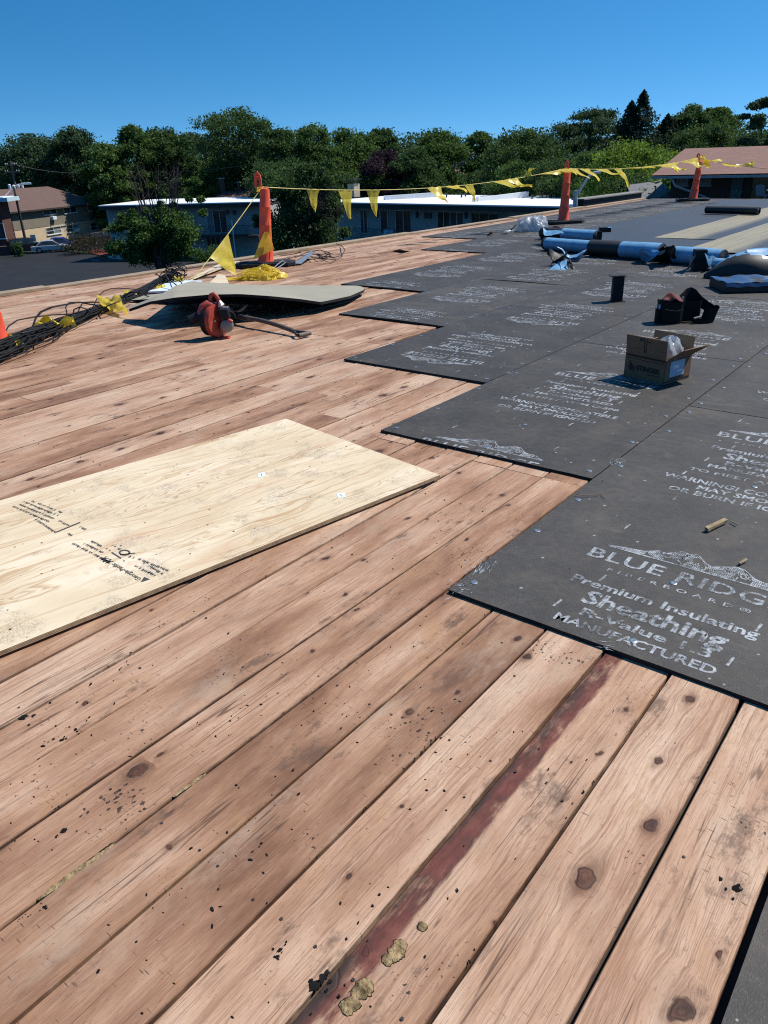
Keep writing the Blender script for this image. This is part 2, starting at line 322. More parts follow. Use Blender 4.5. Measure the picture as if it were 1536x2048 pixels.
def ply_edge_material():
    t = NT('plywood_edge'); P = t.obj(); sx = t.n('SeparateXYZ'); t.set(sx.inputs[0], P)
    b = t.math('SINE', t.math('MULTIPLY', sx.outputs[2], 1250.)); n = t.noise(P, 30., 4, .7)
    c = t.ramp(t.math('ADD', t.math('MULTIPLY', b, .25), n), [(.3, (.16, .10, .055)), (.7, (.46, .33, .19))])
    t.set(t.p.inputs['Base Color'], c); t.set(t.p.inputs['Roughness'], .75); return t.mat
def membrane_material(name, tan):
    t = NT(name); P = t.obj(); sx = t.n('SeparateXYZ'); t.set(sx.inputs[0], P)
    big = t.noise(t.scale(P, (1, .25, 1)), 1.5, 5, .65); fine = t.noise(P, 160., 3, .7); stre = t.noise(t.scale(P, (6, .15, 1)), 3., 4, .6)
    c = t.ramp(t.math('ADD', t.math('MULTIPLY', big, .7), t.math('MULTIPLY', fine, .3)), [(.3, (.030, .034, .042)), (.7, (.046, .051, .060))])
    if tan:
        x = t.math('ADD', sx.outputs[0], t.math('MULTIPLY_ADD', stre, .34, -.17))
        m = t.math('MULTIPLY', t.rng(x, .30, .02), t.rng(t.math('ADD', t.math('MULTIPLY', stre, .6), t.math('MULTIPLY', fine, .4)), .30, .55, .35, 1.))
        c = t.mix(m, c, t.ramp(fine, [(.3, (.22, .185, .11)), (.7, (.36, .315, .20))]))
    t.set(t.p.inputs['Base Color'], c); t.set(t.p.inputs['Roughness'], .5); t.set(t.p.inputs['Specular IOR Level'], .45)
    t.bump(t.math('ADD', fine, t.math('MULTIPLY', big, 2.)), .3, .002)
    return t.mat
def film_material(name, col, rough=.28, alpha=0., trans=.0):
    t = NT(name); P = t.obj(); n = t.noise(P, 9., 3, .6)
    c = t.mix(t.rng(n, .3, .7), tuple(x * .82 for x in col), col)
    t.set(t.p.inputs['Base Color'], c); t.set(t.p.inputs['Roughness'], rough); t.set(t.p.inputs['Specular IOR Level'], .55)
    t.bump(t.noise(P, 14., 2, .5), .15, .006)
    sh = t.p.outputs[0]
    if trans:
        tl = t.n('BsdfTranslucent'); t.set(tl.inputs[0], c); mx = t.n('MixShader'); t.set(mx.inputs[0], trans); t.set(mx.inputs[1], sh); t.set(mx.inputs[2], tl.outputs[0]); sh = mx.outputs[0]
    if alpha:
        tr = t.n('BsdfTransparent'); t.set(tr.inputs[0], tuple(min(1, x * 1.2 + .1) for x in col)); mx = t.n('MixShader'); t.set(mx.inputs[0], alpha); t.set(mx.inputs[1], sh); t.set(mx.inputs[2], tr.outputs[0]); sh = mx.outputs[0]
    t.set(t.out.inputs['Surface'], sh)
    return t.mat
RED_Y = 0.
M = {}
M['plank'] = plank_material('weathered_plank'); M['plank_red'] = plank_material('weathered_plank_red_stain', True)
M['fiber'] = fiberboard_material(); M['fiber_edge'] = simple('fiberboard_edge', (.012, .011, .010), .9, .5, 60, .5)
M['stamp'] = print_material('white_board_print', (.36, .385, .41), .43, .61, (.048, .049, .052)); M['chalk'] = print_material('chalk_scuff', (.40, .44, .48), .46, .60, (.07, .072, .078))
M['ply'] = plywood_material(); M['ply_edge'] = ply_edge_material(); M['ink'] = print_material('black_ink', (.05, .048, .045), .36, .5, (.42, .32, .2))
M['memb'] = membrane_material('dark_membrane', False); M['memb_tan'] = membrane_material('tan_dusted_membrane', True)
M['deck_base'] = simple('deck_underside', (.03, .024, .02), .9)
M['zinc'] = simple('zinc_cap', (.46, .48, .50), .33, .2, 40, 0, .85)
M['steel'] = simple('galvanised_steel', (.45, .47, .48), .42, .2, 12, 0, .75)
M['orange'] = simple('orange_plastic', (.78, .098, .036), .42, .22, 5, .05, 0, .5, 40, (.58, .06, .025))
M['rubber'] = simple('black_rubber', (.011, .011, .012), .75, .4, 14, .25)
M['yellow'] = film_material('yellow_film', (.88, .70, .085), .34, .16, .45)
M['yellow_rope'] = simple('yellow_rope', (.66, .55, .16), .6)
M['bluefilm'] = film_material('blue_release_film', (.15, .335, .53), .42); M['blackfilm'] = film_material('black_membrane_back', (.008, .0085, .011), .6)
M['darkfilm'] = film_material('dark_blue_wrap', (.04, .085, .18), .3, .0); M['clear'] = film_material('clear_plastic_film', (.62, .66, .70), .2, .48, .25)
M['cable'] = simple('black_cable', (.007, .0065, .0065), .55, .5, 20, 0, 0, .22)
M['cable_brown'] = simple('brown_cable', (.055, .032, .022), .55, .4, 20)
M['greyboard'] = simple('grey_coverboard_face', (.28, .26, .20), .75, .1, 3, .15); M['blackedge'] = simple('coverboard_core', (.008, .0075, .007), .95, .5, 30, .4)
M['pale'] = simple('pale_lumber', (.56, .47, .34), .7, .15, 7, .2); M['edgeboard'] = simple('edge_lumber', (.30, .225, .15), .75, .3, 5, .3)
M['card'] = simple('cardboard', (.215, .122, .07), .8, .14, 5, .12, 0, .2); M['card_in'] = simple('cardboard_inside', (.30, .20, .12), .8, .14, 5, .1, 0, .2)
M['black_ink'] = simple('black_carton_ink', (.012, .011, .011), .7); M['label_blue'] = simple('pale_blue_label', (.34, .45, .56), .5, .25, 60)
M['red'] = simple('red_paint', (.36, .048, .028), .5, .5, 14, .06); M['darkplastic'] = simple('dark_plastic', (.010, .0105, .013), .6, .4, 10, 0, 0, .25)
M['tank'] = simple('milky_tank', (.55, .52, .48), .4, .15, 8); M['alu'] = simple('cast_alloy', (.22, .22, .22), .45, .25, 14, .1, .6)
M['wornsteel'] = simple('worn_dark_steel', (.045, .038, .034), .5, .5, 12, .2, .4); M['ash'] = simple('worn_ash_handle', (.095, .07, .055), .6, .35, 9, .2)
M['leather'] = simple('black_leather', (.008, .0075, .008), .7, .45, 16, .3, 0, .2); M['redcloth'] = simple('dull_red_cloth', (.12, .018, .015), .8, .35, 9, .2)
M['tar'] = simple('tar_crumb', (.012, .011, .011), .95, .5, 30, 0, 0, .1); M['foam'] = simple('tan_foam_adhesive', (.30, .215, .115), .95, .85, 60, .8, 0, .1, 160, (.05, .036, .018))
M['sticker'] = simple('white_sticker', (.66, .74, .80), .4, .12, 90); M['sliver'] = simple('wood_sliver', (.27, .20, .11), .8, .5, 40, .3)
# ---------------------------------------------------------------- the roof we stand on
GZ = -7.6; DS = 1.22
YEND = 23.3
def edge_x(y): return -9.31 + .026 * y                 # left edge of the roof, not quite parallel to the boards
deck = MB().prism([(edge_x(-3.) , -3.), (4.2, -3.), (4.2, YEND), (edge_x(YEND), YEND)], -.30, -.026).build('roof_deck', M['deck_base'])
tag(deck, kind='structure')
PW = .1915; X0 = -.2690                                 # board pitch, one measured joint
ST = .0165                                              # top of the fibreboard
CP = 1.2135                                             # fibreboard column pitch
B1 = -1.2130                                            # joint between first and second column
starts = {0: 1.812, 1: 2.972, 2: 4.065, 3: 5.385, 4: 6.80, 5: 10.10, 6: 11.80}
def col_of(x): return int(math.floor((B1 + CP - x) / CP))     # column 0 spans B1..B1+CP
prof = lambda wd: [(0, -.021), (0, -.003), (.0026, 0), (wd - .0026, 0), (wd, -.003), (wd, -.021)]
nplank = 0
for r in range(-1, 48):
    xr = X0 - PW * r; xl = xr - PW
    c = col_of((xl + xr) / 2)
    rr = random.Random(r * 13 + 5)
    y1 = YEND if c > 6 else starts.get(c, 2.) + .7
    if r == -1: y1 = 2.6
    yb = -2.2 + rr.random() * 1.2
    cuts = [-2.4]
    while yb < y1:
        cuts.append(yb); yb += rr.choice([2.44, 3.05, 3.66, 4.27, 4.88]) * (1 if r > 6 else 1.25)
    if r < 7: cuts = [y for y in cuts if not .15 < y < 2.0]     # the nearest boards run through unbroken
    if c == 1: cuts = [y for y in cuts if abs(y - 2.895) > .5] + [2.895]
    if c == 3: cuts = [y for y in cuts if abs(y - 4.62) > .5] + [4.62 + (.0 if r % 2 else .01)]
    cuts = sorted(y for y in cuts if y < y1 - .3) + [y1]
    for a, b in zip(cuts[:-1], cuts[1:]):
        if (xl + xr) / 2 < edge_x((a + b) / 2) - .06: continue
        if b - a < .15: continue
        gap = .0046 + rr.random() * .003 + (.0045 if r > 6 else .001)
        if r in (-1, 0): gap = .009
        if rr.random() < .12: gap += .004
        wd = PW - gap
        ns = max(2, min(6, int((b - a) / .5)))
        lift = (rr.random() - .5) * .0035; cup = rr.random() * .002
        ox, oy = (xl + xr) / 2, (a + b) / 2
        vs, fs = [], []
        pr = prof(wd)
        for i in range(ns + 1):
            y = a + .0015 + (b - a - .003) * i / ns
            wob = .0011 * math.sin(y * 2.1 + r); dz = lift + .0016 * math.sin(y * 1.3 + r * 2.2)
            e = .0012 if i in (0, ns) else 0
            for k, (px, pz) in enumerate(pr): vs.append((px - wd / 2 + wob, y - oy, pz + dz + (cup if k in (2, 3) else 0) * 1. - e))
        for i in range(ns):
            for k in range(5): fs.append((i*6+k, i*6+k+1, (i+1)*6+k+1, (i+1)*6+k))
        fs += [(0, 1, 2, 3, 4, 5), tuple(ns*6 + k for k in (5, 4, 3, 2, 1, 0))]
        mb = MB(); mb.add(vs, fs)
        mb.build('plank', M['plank_red' if (r == 1 and a < 1 < b) else 'plank'], deck, loc=(ox, oy, 0)); nplank += 1
# pale edge boards along the open side and far end
ys = [-2.4, 1.3, 4.9, 8.6, 12.2, 15.9, 19.5, YEND]
for i, (a, b) in enumerate(zip(ys[:-1], ys[1:])):
    mb = MB(); xa, xb = edge_x(a), edge_x(b)
    mb.prism([(xa - .17, a + .004), (xa + .01, a + .004), (xb + .01, b - .004), (xb - .17, b - .004)], .003, .026 + .014 * (i % 2))
    mb.build('edge_board', M['edgeboard'], deck, bevel=.003)
# walls of the building below
wall_b = MB().prism([(edge_x(-3.) + .25, -3.), (4., -3.), (4., YEND - .2), (edge_x(YEND) + .25, YEND - .2)], GZ - .1, -.302)

# ---------------------------------------------------------------- fibreboard sheets with their print
def text_mesh(txt, width, cap, bold=0., space=1.0):
    cu = bpy.data.curves.new('lettering', 'FONT'); cu.body = txt; cu.align_x = 'CENTER'; cu.size = 1.; cu.resolution_u = 2; cu.offset = bold; cu.space_character = space
    ob = bpy.data.objects.new('lettering', cu); COL.objects.link(ob)
    me = bpy.data.meshes.new_from_object(ob.evaluated_get(bpy.context.evaluated_depsgraph_get()))
    bpy.data.objects.remove(ob); bpy.data.curves.remove(cu)
    v = [tuple(p.co) for p in me.vertices]; f = [tuple(p.vertices) for p in me.polygons]; bpy.data.meshes.remove(me)
    xs = [p[0] for p in v]; k = width / (max(xs) - min(xs)); cx = (max(xs) + min(xs)) / 2; ky = cap / .73
    return [((p[0] - cx) * k, p[1] * ky, 0) for p in v], f
def stamp_mb():
    s = MB()
    def put(txt, x, y, wd, cap, bold=.02, space=1.):
        v, f = text_mesh(txt, wd, cap, bold, space); s.add([(p[0] + x, p[1] + y, 0) for p in v], f)
    put('BLUE RIDGE', 0, 0, .66, .078, .012, 1.05)
    put('FIBERBOARD®', .01, -.066, .47, .024, .004, 1.75)
    put('Premium Insulating', 0, -.195, .60, .050, .022)
    put('Sheathing', .01, -.300, .45, .085, .026)
    put('R-Value 1.3', .015, -.372, .40, .046, .022)
    put('MANUFACTURED', .005, -.442, .49, .044, .022)
    put('TO MEET ASTM C-208', .01, -.520, .62, .036, .01)
    put('WARNING! COMBUSTIBLE', 0, -.655, .735, .050, .022)
    put('MAY SMOLDER', .02, -.722, .44, .047, .022)
    put('OR BURN IF IGNITED', .0, -.790, .60, .047, .022)
    def strip(pts, wd):                                    # an inked line
        for (a, b), (c, d) in zip(pts[:-1], pts[1:]):
            L = math.hypot(c - a, d - b) or 1; nx, ny = -(d - b) / L * wd / 2, (c - a) / L * wd / 2
            s.add([(a + nx, b + ny, 0), (c + nx, d + ny, 0), (c - nx, d - ny, 0), (a - nx, b - ny, 0)], [(3, 2, 1, 0)])
    base = .112
    ridge = [(-.30, 0), (-.24, .018), (-.17, .030), (-.125, .066), (-.10, .058), (-.055, .108), (-.03, .098), (-.005, .112), (.035, .066), (.06, .050), (.085, .068), (.13, .098), (.155, .094), (.20, .05), (.235, .038), (.262, .046), (.30, .012), (.335, 0)]
    strip([(x, y + base) for x, y in ridge], .007); strip([(-.30, base), (.335, base)], .008)
    # engraved hatching below the ridge, left open where the snow lies
    rr = random.Random(4); x = -.29
    while x < .33:
        k = max(q for q in range(len(ridge) - 1) if ridge[q][0] <= x); (xa, ya), (xb, yb) = ridge[k], ridge[k + 1]; top = ya + (yb - ya) * (x - xa) / (xb - xa)
        a = .003
        while a < top - .006:
            ln = rr.uniform(.008, .03); sn = math.sin(x * 41 + 1) * math.cos(a * 60 + x * 14) + .35 * math.sin(x * 97 + a * 40)
            if sn > -.28: strip([(x, base + a), (x + .002, base + min(a + ln, top - .004))], .0042)
            a += ln + rr.uniform(.001, .004)
        x += .0062
    for P in ([(-.125, .062), (-.09, .03), (-.06, .045), (-.03, .012)], [(-.03, .095), (-.045, .06), (-.02, .05), (.0, .025), (.02, .04)], [(.10, .075), (.115, .045), (.15, .06), (.165, .03), (.2, .035)], [(.155, .09), (.185, .06), (.17, .05)], [(.24, .036), (.25, .02), (.28, .012)], [(.03, .062), (.05, .03), (.08, .028)]):
        strip([(x, y + base) for x, y in P], .005)
    for x, y in ((-.30, .30), (.30, .30), (-.215, -.12), (.285, -.13), (-.27, -.352), (.265, -.352), (-.30, -.57), (.27, -.57), (-.24, -.86), (.20, -.86)):
        strip([(x, y - .025), (x + .004, y + .025)], .008)
    return s
STAMP = stamp_mb(); SP = 1.53
stamp_full = STAMP.mesh('printed_stamp', M['stamp'])
def stamp_cut(lo, hi):                                     # the print runs off the end of a sheet
    me = STAMP.mesh('printed_stamp', M['stamp']); bm = bmesh.new(); bm.from_mesh(me)
    for y, sgn in ((lo, -1), (hi, 1)):
        bmesh.ops.bisect_plane(bm, geom=bm.verts[:] + bm.edges[:] + bm.faces[:], plane_co=(0, y, 0), plane_no=(0, sgn, 0), clear_outer=True)
    bm.to_mesh(me); bm.free(); return me
cap_me = MB().lathe([(.0125, 0), (.0125, .0012), (.009, .0026), (.004, .0016)], 10).mesh('cap_nail', M['zinc'], True)
scuff = {}
def sheet(xl, y0, wd, ln, phase, flip, rr, near, seed):
    # xl,y0 lower-left corner; board slightly bowed, front edge standing a little proud
    nu, nv = {1: (26, 52), 2: (8, 12)}.get(near, (4, 4))
    a1, a2, a3 = [rr.uniform(0, 6.28) for _ in range(3)]
    bow = (.008 + rr.random() * .010) if (seed >= 3 and near == 2) else 0.
    def fn(u, v):
        z = .0003 * math.sin(u * 4 + a1) * math.cos(v * 5 + a2) + bow * math.sin(u * math.pi) * math.exp(-v * 9) * (1 if near != 2 else .5)
        x, y = (u - .5) * (wd - .004), (v - .5) * (ln - .004)
        if near == 1:                                        # slightly broken, fibrous edges
            if u in (0, 1): x += .0016 * fbm(y * 30, xl * 7 + u) * (1 if u else -1) - (.0012 if u else -.0012)
            if v in (0, 1): y += .0022 * fbm(x * 34, y0 * 5 + v) * (1 if v else -1) - (.0012 if v else -.0012)
            if u in (0, 1) or v in (0, 1): z -= .0012
        return (x, y, z)
    g = MB().grid(fn, nu, nv, 0, .0135); k = nu * nv
    g.m = [0] * k + [1] * (len(g.f) - k)
    o = g.build('fiberboard_sheet', [M['fiber'], M['fiber_edge']], deck, loc=(xl + wd / 2, y0 + ln / 2, ST))
    # print
    ext = (-.89, .33)
    n0 = int((y0 - phase) / SP) - 2
    for k in range(n0, n0 + 7):
        yc = phase + k * SP - (y0 + ln / 2)
        lo, hi = (yc + ext[0], yc + ext[1]) if not flip else (yc - ext[1], yc - ext[0])
        if hi < -ln / 2 + .02 or lo > ln / 2 - .02: continue
        if lo >= -ln / 2 and hi <= ln / 2: me = stamp_full.copy() if bow and lo < -ln / 2 + .8 else stamp_full
        else:
            cl, ch = (-ln / 2 - yc, ln / 2 - yc) if not flip else (yc - ln / 2, yc + ln / 2)
            me = stamp_cut(cl + .003, ch - .003)
            if not len(me.polygons): continue
        p = link('printed_stamp', me, o, (0, yc, .0009))
        if me is not stamp_full and bow:                     # print follows the bowed face
            for vv in me.vertices:
                x, y = (-vv.co.x, -vv.co.y) if flip else (vv.co.x, vv.co.y); vv.co.z += fn(x / wd + .5, (y + yc) / ln + .5)[2] + .002
        if flip: p.rotation_euler = (0, 0, math.pi)
    pts = []
    for i, u in enumerate((.035, .5, .965)):
        for j in range(6):
            if i == 1 and j % 2 == 0 and 0 < j < 5: continue
            pts.append((u + rr.uniform(-.012, .012), min(.97, max(.03, (j + .12) / 5.3 + rr.uniform(-.03, .03)))))
    if near == 1:
        for u, v in pts:
            p = fn(u, v); link('cap_nail', cap_me, o, (p[0], p[1], p[2] + .0006))
    else:
        s = MB()
        for u, v in pts:
            p = fn(u, v); s.lathe([(.0155, 0), (.0155, .0016), (.006, .003)], 6, (p[0], p[1], p[2] + .0006))
        tag(s.build('cap_nail', M['zinc'], o), kind='stuff')
    return o
phases = {-1: 2.9, 0: 2.30, 1: 2.93, 2: 4.505, 3: 6.62, 4: 7.95, 5: 11.0, 6: 12.6}
nsheet = 0; first_sheets = {}
for c in range(-1, 7):
    rr = random.Random(100 + c)
    xl = B1 - CP * c; wd = CP
    y = starts.get(c, 1.815)
    if c == 6: wd = CP - .0
    first = True
    while y < YEND - .05:
        ln = min(2.438, YEND - y)
        if not (c <= 4 and y > 13.6 and xl > -6.0 and c < 4) and ln > .1:
            near = 1 if (c in (0, 1) and y < 5.6) else (2 if y < 9 else 0)
            o = sheet(xl, y, wd, ln, phases[c] , c >= 2 and c != 6, rr, near, c); nsheet += 1
            if first: first_sheets[c] = o
        first = False; y += 2.441
o = sheet(-.067, -.62, CP, 2.42, 1.1, False, random.Random(5), 2, 0)
# pale rubbed patches left by boots and pry bars at sheet corners
def scuff_at(px, py, ang, n, L, spread, seed):
    rr = random.Random(seed); s = MB(); c = at(px, py, ST)
    for i in range(n):
        x, y = rr.gauss(0, spread), rr.gauss(0, spread * 1.6); l = L * rr.uniform(.3, 1.); a = ang + rr.gauss(0, .22); wd = rr.uniform(.0005, .0018)
        dx, dy = math.cos(a) * l / 2, math.sin(a) * l / 2; nx, ny = -math.sin(a) * wd, math.cos(a) * wd
        s.add([(x - dx, y - dy, 0), (x + nx, y + ny, 0), (x + dx, y + dy, 0), (x - nx, y - ny, 0)], [(3, 2, 1, 0)])
    o = s.build('chalk_scuff', M['chalk'], deck, loc=(c.x, c.y, ST + .0012)); tag(o, kind='stuff')
scuff_at(962, 1132, 1.9, 55, .05, .022, 1); scuff_at(925, 1170, 1.2, 40, .03, .022, 2); scuff_at(1237, 922, 1.75, 34, .06, .016, 3); scuff_at(1020, 745, 1.6, 22, .1, .014, 4); scuff_at(948, 633, 1.5, 18, .13, .02, 5)
scuff_at(1107, 582, 1.5, 16, .16, .025, 6); scuff_at(1215, 1290, .3, 14, .04, .02, 7); scuff_at(1500, 842, .3, 12, .05, .03, 8); scuff_at(1290, 625, 1.5, 12, .1, .03, 9)
# dark and tan-dusted membrane strips already rolled out further back
def strip_roll(name, xl, y0, wd, y1, m, z):
    mb = MB().grid(lambda u, v: ((u - .5) * wd, (v - .5) * (y1 - y0), .002 * math.sin(v * 40 + u * 3)), 4, 24, 0, .004)
    return mb.build(name, M[m], deck, loc=(xl + wd / 2, (y0 + y1) / 2, z))
strip_roll('membrane_strip', -6.26, 11.9, 1.72, 22.6, 'memb', ST + .012)
strip_roll('membrane_strip', -4.56, 12.75, 1.0, 22.6, 'memb_tan', ST + .017); strip_roll('membrane_strip', -3.58, 11.15, 1.0, 22.6, 'memb_tan', ST + .022); strip_roll('membrane_strip', -2.6, 10.6, 1.0, 22.6, 'memb', ST + .027)
strip_roll('membrane_strip', -4.54, 11.3, .95, 12.74, 'memb', ST + .012)
# raised curb at the far left corner
k0, k1 = at(1166, 411), at(1283, 395); cb = MB(); cb.prism([(k0.x - .30, k0.y), (k0.x, k0.y), (k1.x, k1.y), (k1.x - .30, k1.y)], -.2, .13); cb.build('roof_curb', M['darkplastic'], deck, bevel=.01)
MB().prism([(k0.x - .34, k0.y - .03), (k0.x + .04, k0.y - .03), (k1.x + .04, k1.y + .03), (k1.x - .34, k1.y + .03)], .132, .17).build('curb_cap', simple('weathered_coping', (.2, .19, .17), .7), deck, bevel=.006)

# foam beads, knot-holes and tar on the boards
def foam(pts, r, seed, rim=1.12):
    rr = random.Random(seed); P = [at(px, py, .0) for px, py in pts]; L = sum((b - a).length for a, b in zip(P[:-1], P[1:])); n = max(24, int(L / .003))
    def along(s):
        s *= L
        for a, b in zip(P[:-1], P[1:]):
            d = (b - a).length
            if s <= d + 1e-9: return a.lerp(b, s / d), (b - a).normalized()
            s -= d
        return P[-1], (P[-1] - P[-2]).normalized()
    def mk(k, hgt, z0):
        def fn(u, v):
            p, d = along(u); nr = Vector((-d.y, d.x, 0)); e = math.sin(math.pi * min(1, max(0, u * .96 + .02))) ** .35
            w1 = r * k * e * (1 + .55 * fbm(u * L * 40, seed * 9.1, 1. if v > .5 else 5.) + .35 * fbm(u * L * 150, seed * 3.1, 2. if v > .5 else 7.)); q = p + nr * ((v - .5) * 2 * w1)
            q.z = z0 + hgt * max(0, 1 - (2 * v - 1) ** 4) * (.75 + .6 * fbm(q.x * 70, q.y * 70, seed)) * e; return q
        return MB().grid(fn, n, 12)
    mk(1., r * .26, .0008).build('foam_bead', M['foam'], deck, smooth=True); tag(mk(rim, 0., .0006).build('tar_rim', M['tar'], deck), kind='stuff')
foam([(75, 1800), (130, 1760), (185, 1722), (232, 1688)], .008, 1, 1.8); foam([(345, 1594), (380, 1570), (412, 1548)], .006, 2, 2.0)
foam([(690, 2030), (715, 1990), (742, 1962)], .016, 3); foam([(768, 1928), (790, 1905), (812, 1885)], .014, 4); foam([(838, 1860), (848, 1845)], .010, 5)
tc = MB(); rr = random.Random(3)
for k in range(420):
    if k < 110: x, y = rr.uniform(-2.0, -.1), rr.uniform(.2, 2.2)
    elif k < 290: cx, cy = rr.choice([(-1.62, .62), (-1.35, .95), (-1.75, .85), (-.95, .55), (-1.15, 1.15), (-.75, 1.15), (-.5, 1.3), (-1.0, .75), (-1.5, .45), (-.65, .62)]); x, y = rr.gauss(cx, .06), rr.gauss(cy, .10)
    else: x, y = rr.uniform(-7, -.2), rr.uniform(.5, 8)
    r = rr.choice([.0010, .0014, .0018, .0022, .003 if k % 3 == 0 else .0015]); n = 5; cidx = col_of(x); z = ST + .003 if y > starts.get(cidx, 99) else .0012
    a0 = rr.uniform(0, 6); el = rr.uniform(1, 2.6)
    pts = []
    for j in range(n):
        t = 2 * math.pi * j / n; ux, uy = math.cos(t) * r * el * rr.uniform(.7, 1.2), math.sin(t) * r * rr.uniform(.7, 1.2)
        pts.append((x + ux * math.cos(a0) - uy * math.sin(a0), y + ux * math.sin(a0) + uy * math.cos(a0)))
    tc.prism(pts, z, z + r * rr.uniform(.4, 1.1))
for px, py, r in ((72, 1313, .012), (45, 1436, .013), (460, 1352, .009), (485, 1340, .008), (628, 1972, .012), (645, 1958, .010), (1175, 1860, .006), (1395, 1556, .004), (128, 1662, .008), (668, 1252, .006), (430, 1365, .006), (560, 1900, .006), (555, 1915, .005), (125, 1480, .006), (108, 1618, .006), (1475, 1778, .011), (90, 1815, .006), (60, 1832, .005), (40, 1842, .004)):
    c = at(px, py); n = 9
    for q in range(4):
        k2 = (1, .5, .35, .3)[q]; cx, cy = (c.x, c.y) if q == 0 else (c.x + rr.gauss(0, r * 1.1), c.y + rr.gauss(0, r * 1.3)); n = 13
        tc.prism([(cx + math.cos(t) * r * k2 * .8 * rr.uniform(.45, 1.25), cy + math.sin(t) * r * k2 * .9 * rr.uniform(.5, 1.5)) for t in [2 * math.pi * j / n for j in range(n)]], .001, .0022 + .0003 * q)
tag(tc.build('tar_crumbs', M['tar']), 'black tar crumbs and flecks scattered over the bare boards', 'tar crumbs', kind='stuff')
# row of bent nails along the saw cut in front of the second sheet
nb = MB()
for i in range(26):
    c = at(785 + i * 15.6, 873 + i * 3.5); nb.tube([(c.x, c.y, -.001), (c.x + rr.uniform(-.004, .004), c.y + rr.uniform(-.004, .004), .006 + rr.random() * .006)], .0013, 5)
for r in range(-1, 20):
    for y in (.62, 1.22, 1.83, 2.44, 3.05, 3.66, 4.27):
        x = X0 - PW * (r + .5)
        for dx in (-.06, .06): nb.lathe([(.0035, 0), (.0035, .0018)], 6, (x + dx + rr.gauss(0, .006), y + rr.gauss(0, .008), .0008))
tag(nb.build('nail_heads', M['wornsteel'], deck), kind='stuff')

# ---------------------------------------------------------------- plywood panel
PB = at(880, 949, .032); PA = at(572, 836.5, .032); e = (PA - PB).normalized(); lng = Vector((e.y, -e.x, 0))
if lng.y > 0: lng = -lng
LW = (PA - PB).length; LL = 2.44
ply = thing('plywood_panel', 'pale plywood panel with black ink stamps lying flat on the bare boards', 'plywood panel', (PB + e * LW / 2 + lng * LL / 2 - Vector((0, 0, .032))), math.atan2(-lng.y, -lng.x) - math.pi / 2)
# local: x across, y along the grain (towards the far end)
pc = ply.location
def ploc(px, py, z=.0322):
    d = at(px, py, .032) - pc; a = -ply.rotation_euler.z
    return Vector((d.x * math.cos(a) - d.y * math.sin(a), d.x * math.sin(a) + d.y * math.cos(a), z))
def plyz(u, v): return .004 * math.sin(u * 2.2) * (1 - v) + .003 * math.sin(v * 5)
g = MB().grid(lambda u, v: ((u - .5) * LW, (v - .5) * LL, .0300 + 0 * plyz(u, v)), 4, 8, 0, .016)
g.m = [0] * 32 + [0] * 32 + [1] * (len(g.f) - 64)
g.build('panel', [M['ply'], M['ply_edge']], ply, bevel=0)
for px, py in ((523, 949), (682, 990)):
    p = ploc(px, py, .0309); MB().box((0, 0, 0), (.050, .034, .0007)).build('sticker', M['sticker'], ply, loc=p, rz=2.6)
    MB().box((0, 0, .0005), (.026, .003, .0004)).build('sticker_print', M['black_ink'], ply, loc=p, rz=2.6)
ink = MB(); ink2 = MB()
def ink_text(txt, pxa, pya, pxb, pyb, cap, bold=.012):
    a, b = ploc(pxa, pya), ploc(pxb, pyb); L = (b - a).length; v, f = text_mesh(txt, L, cap, bold); ang = math.atan2(b.y - a.y, b.x - a.x); c = (a + b) / 2
    ink.add([(c.x + x * math.cos(ang) - y * math.sin(ang), c.y + x * math.sin(ang) + y * math.cos(ang), .0305) for x, y, _ in v], f)
def ink_quad(p):
    q = [ploc(x, y, .0305) for x, y in p]; ink.add(q, [tuple(range(len(q)))])
ink_text('Georgia-Pacific', 284, 1157, 229, 1125, .019, .02)
ink_quad([(281, 1164), (300, 1158), (288, 1153)])
ink_text('APA', 228, 1122, 212, 1112, .030, .03); ink_quad([(218, 1127), (197, 1115), (203, 1113), (221, 1123)]); ink_quad([(241, 1117), (222, 1105), (224, 1103), (243, 1115)])
def ink_lines(c0, c1, n, seed, gap=.45):
    ink = ink2 if seed > 48 else globals()['ink']                  # rows of rubbed, unreadable print
    rr = random.Random(seed); a, b = ploc(*c0), ploc(*c1); d = (b - a); L = d.length; d.normalize(); nrm = Vector((-d.y, d.x, 0)); x = 0
    while x < L:
        l = rr.uniform(.004, .012); hgt = rr.uniform(.006, .012); q = a + d * x + nrm * rr.uniform(-.001, .001)
        if rr.random() > gap * .4: ink.add([tuple(q + nrm * 0), tuple(q + d * l * .55), tuple(q + d * l * .55 + nrm * hgt), tuple(q + nrm * hgt)], [(0, 1, 2, 3)])
        x += l
for i, (a, b) in enumerate([((200, 1112), (147, 1085)), ((208, 1104), (172, 1086)), ((222, 1100), (184, 1080)), ((243, 1098), (229, 1089)), ((332, 1149), (290, 1124)), ((312, 1150), (300, 1142)), ((300, 1144), (272, 1130)), ((338, 1140), (280, 1116)), ((270, 1115), (258, 1110)),
        ((112, 1063), (75, 1038)), ((100, 1042), (30, 1012)), ((110, 1036), (38, 1006)), ((118, 1030), (50, 1002)), ((126, 1024), (64, 1000)), ((140, 1050), (120, 1040)), ((174, 1058), (163, 1052)), ((146, 1070), (137, 1064))]):
    ink_lines(a, b, 1, 40 + i)
ink_quad([(240, 1108), (270, 1104.5), (271, 1106), (241, 1110)]); ink2.add([ploc(x, y, .0305) for x, y in [(108, 1064), (160, 1043), (161, 1045), (110, 1066)]], [(0, 1, 2, 3)])
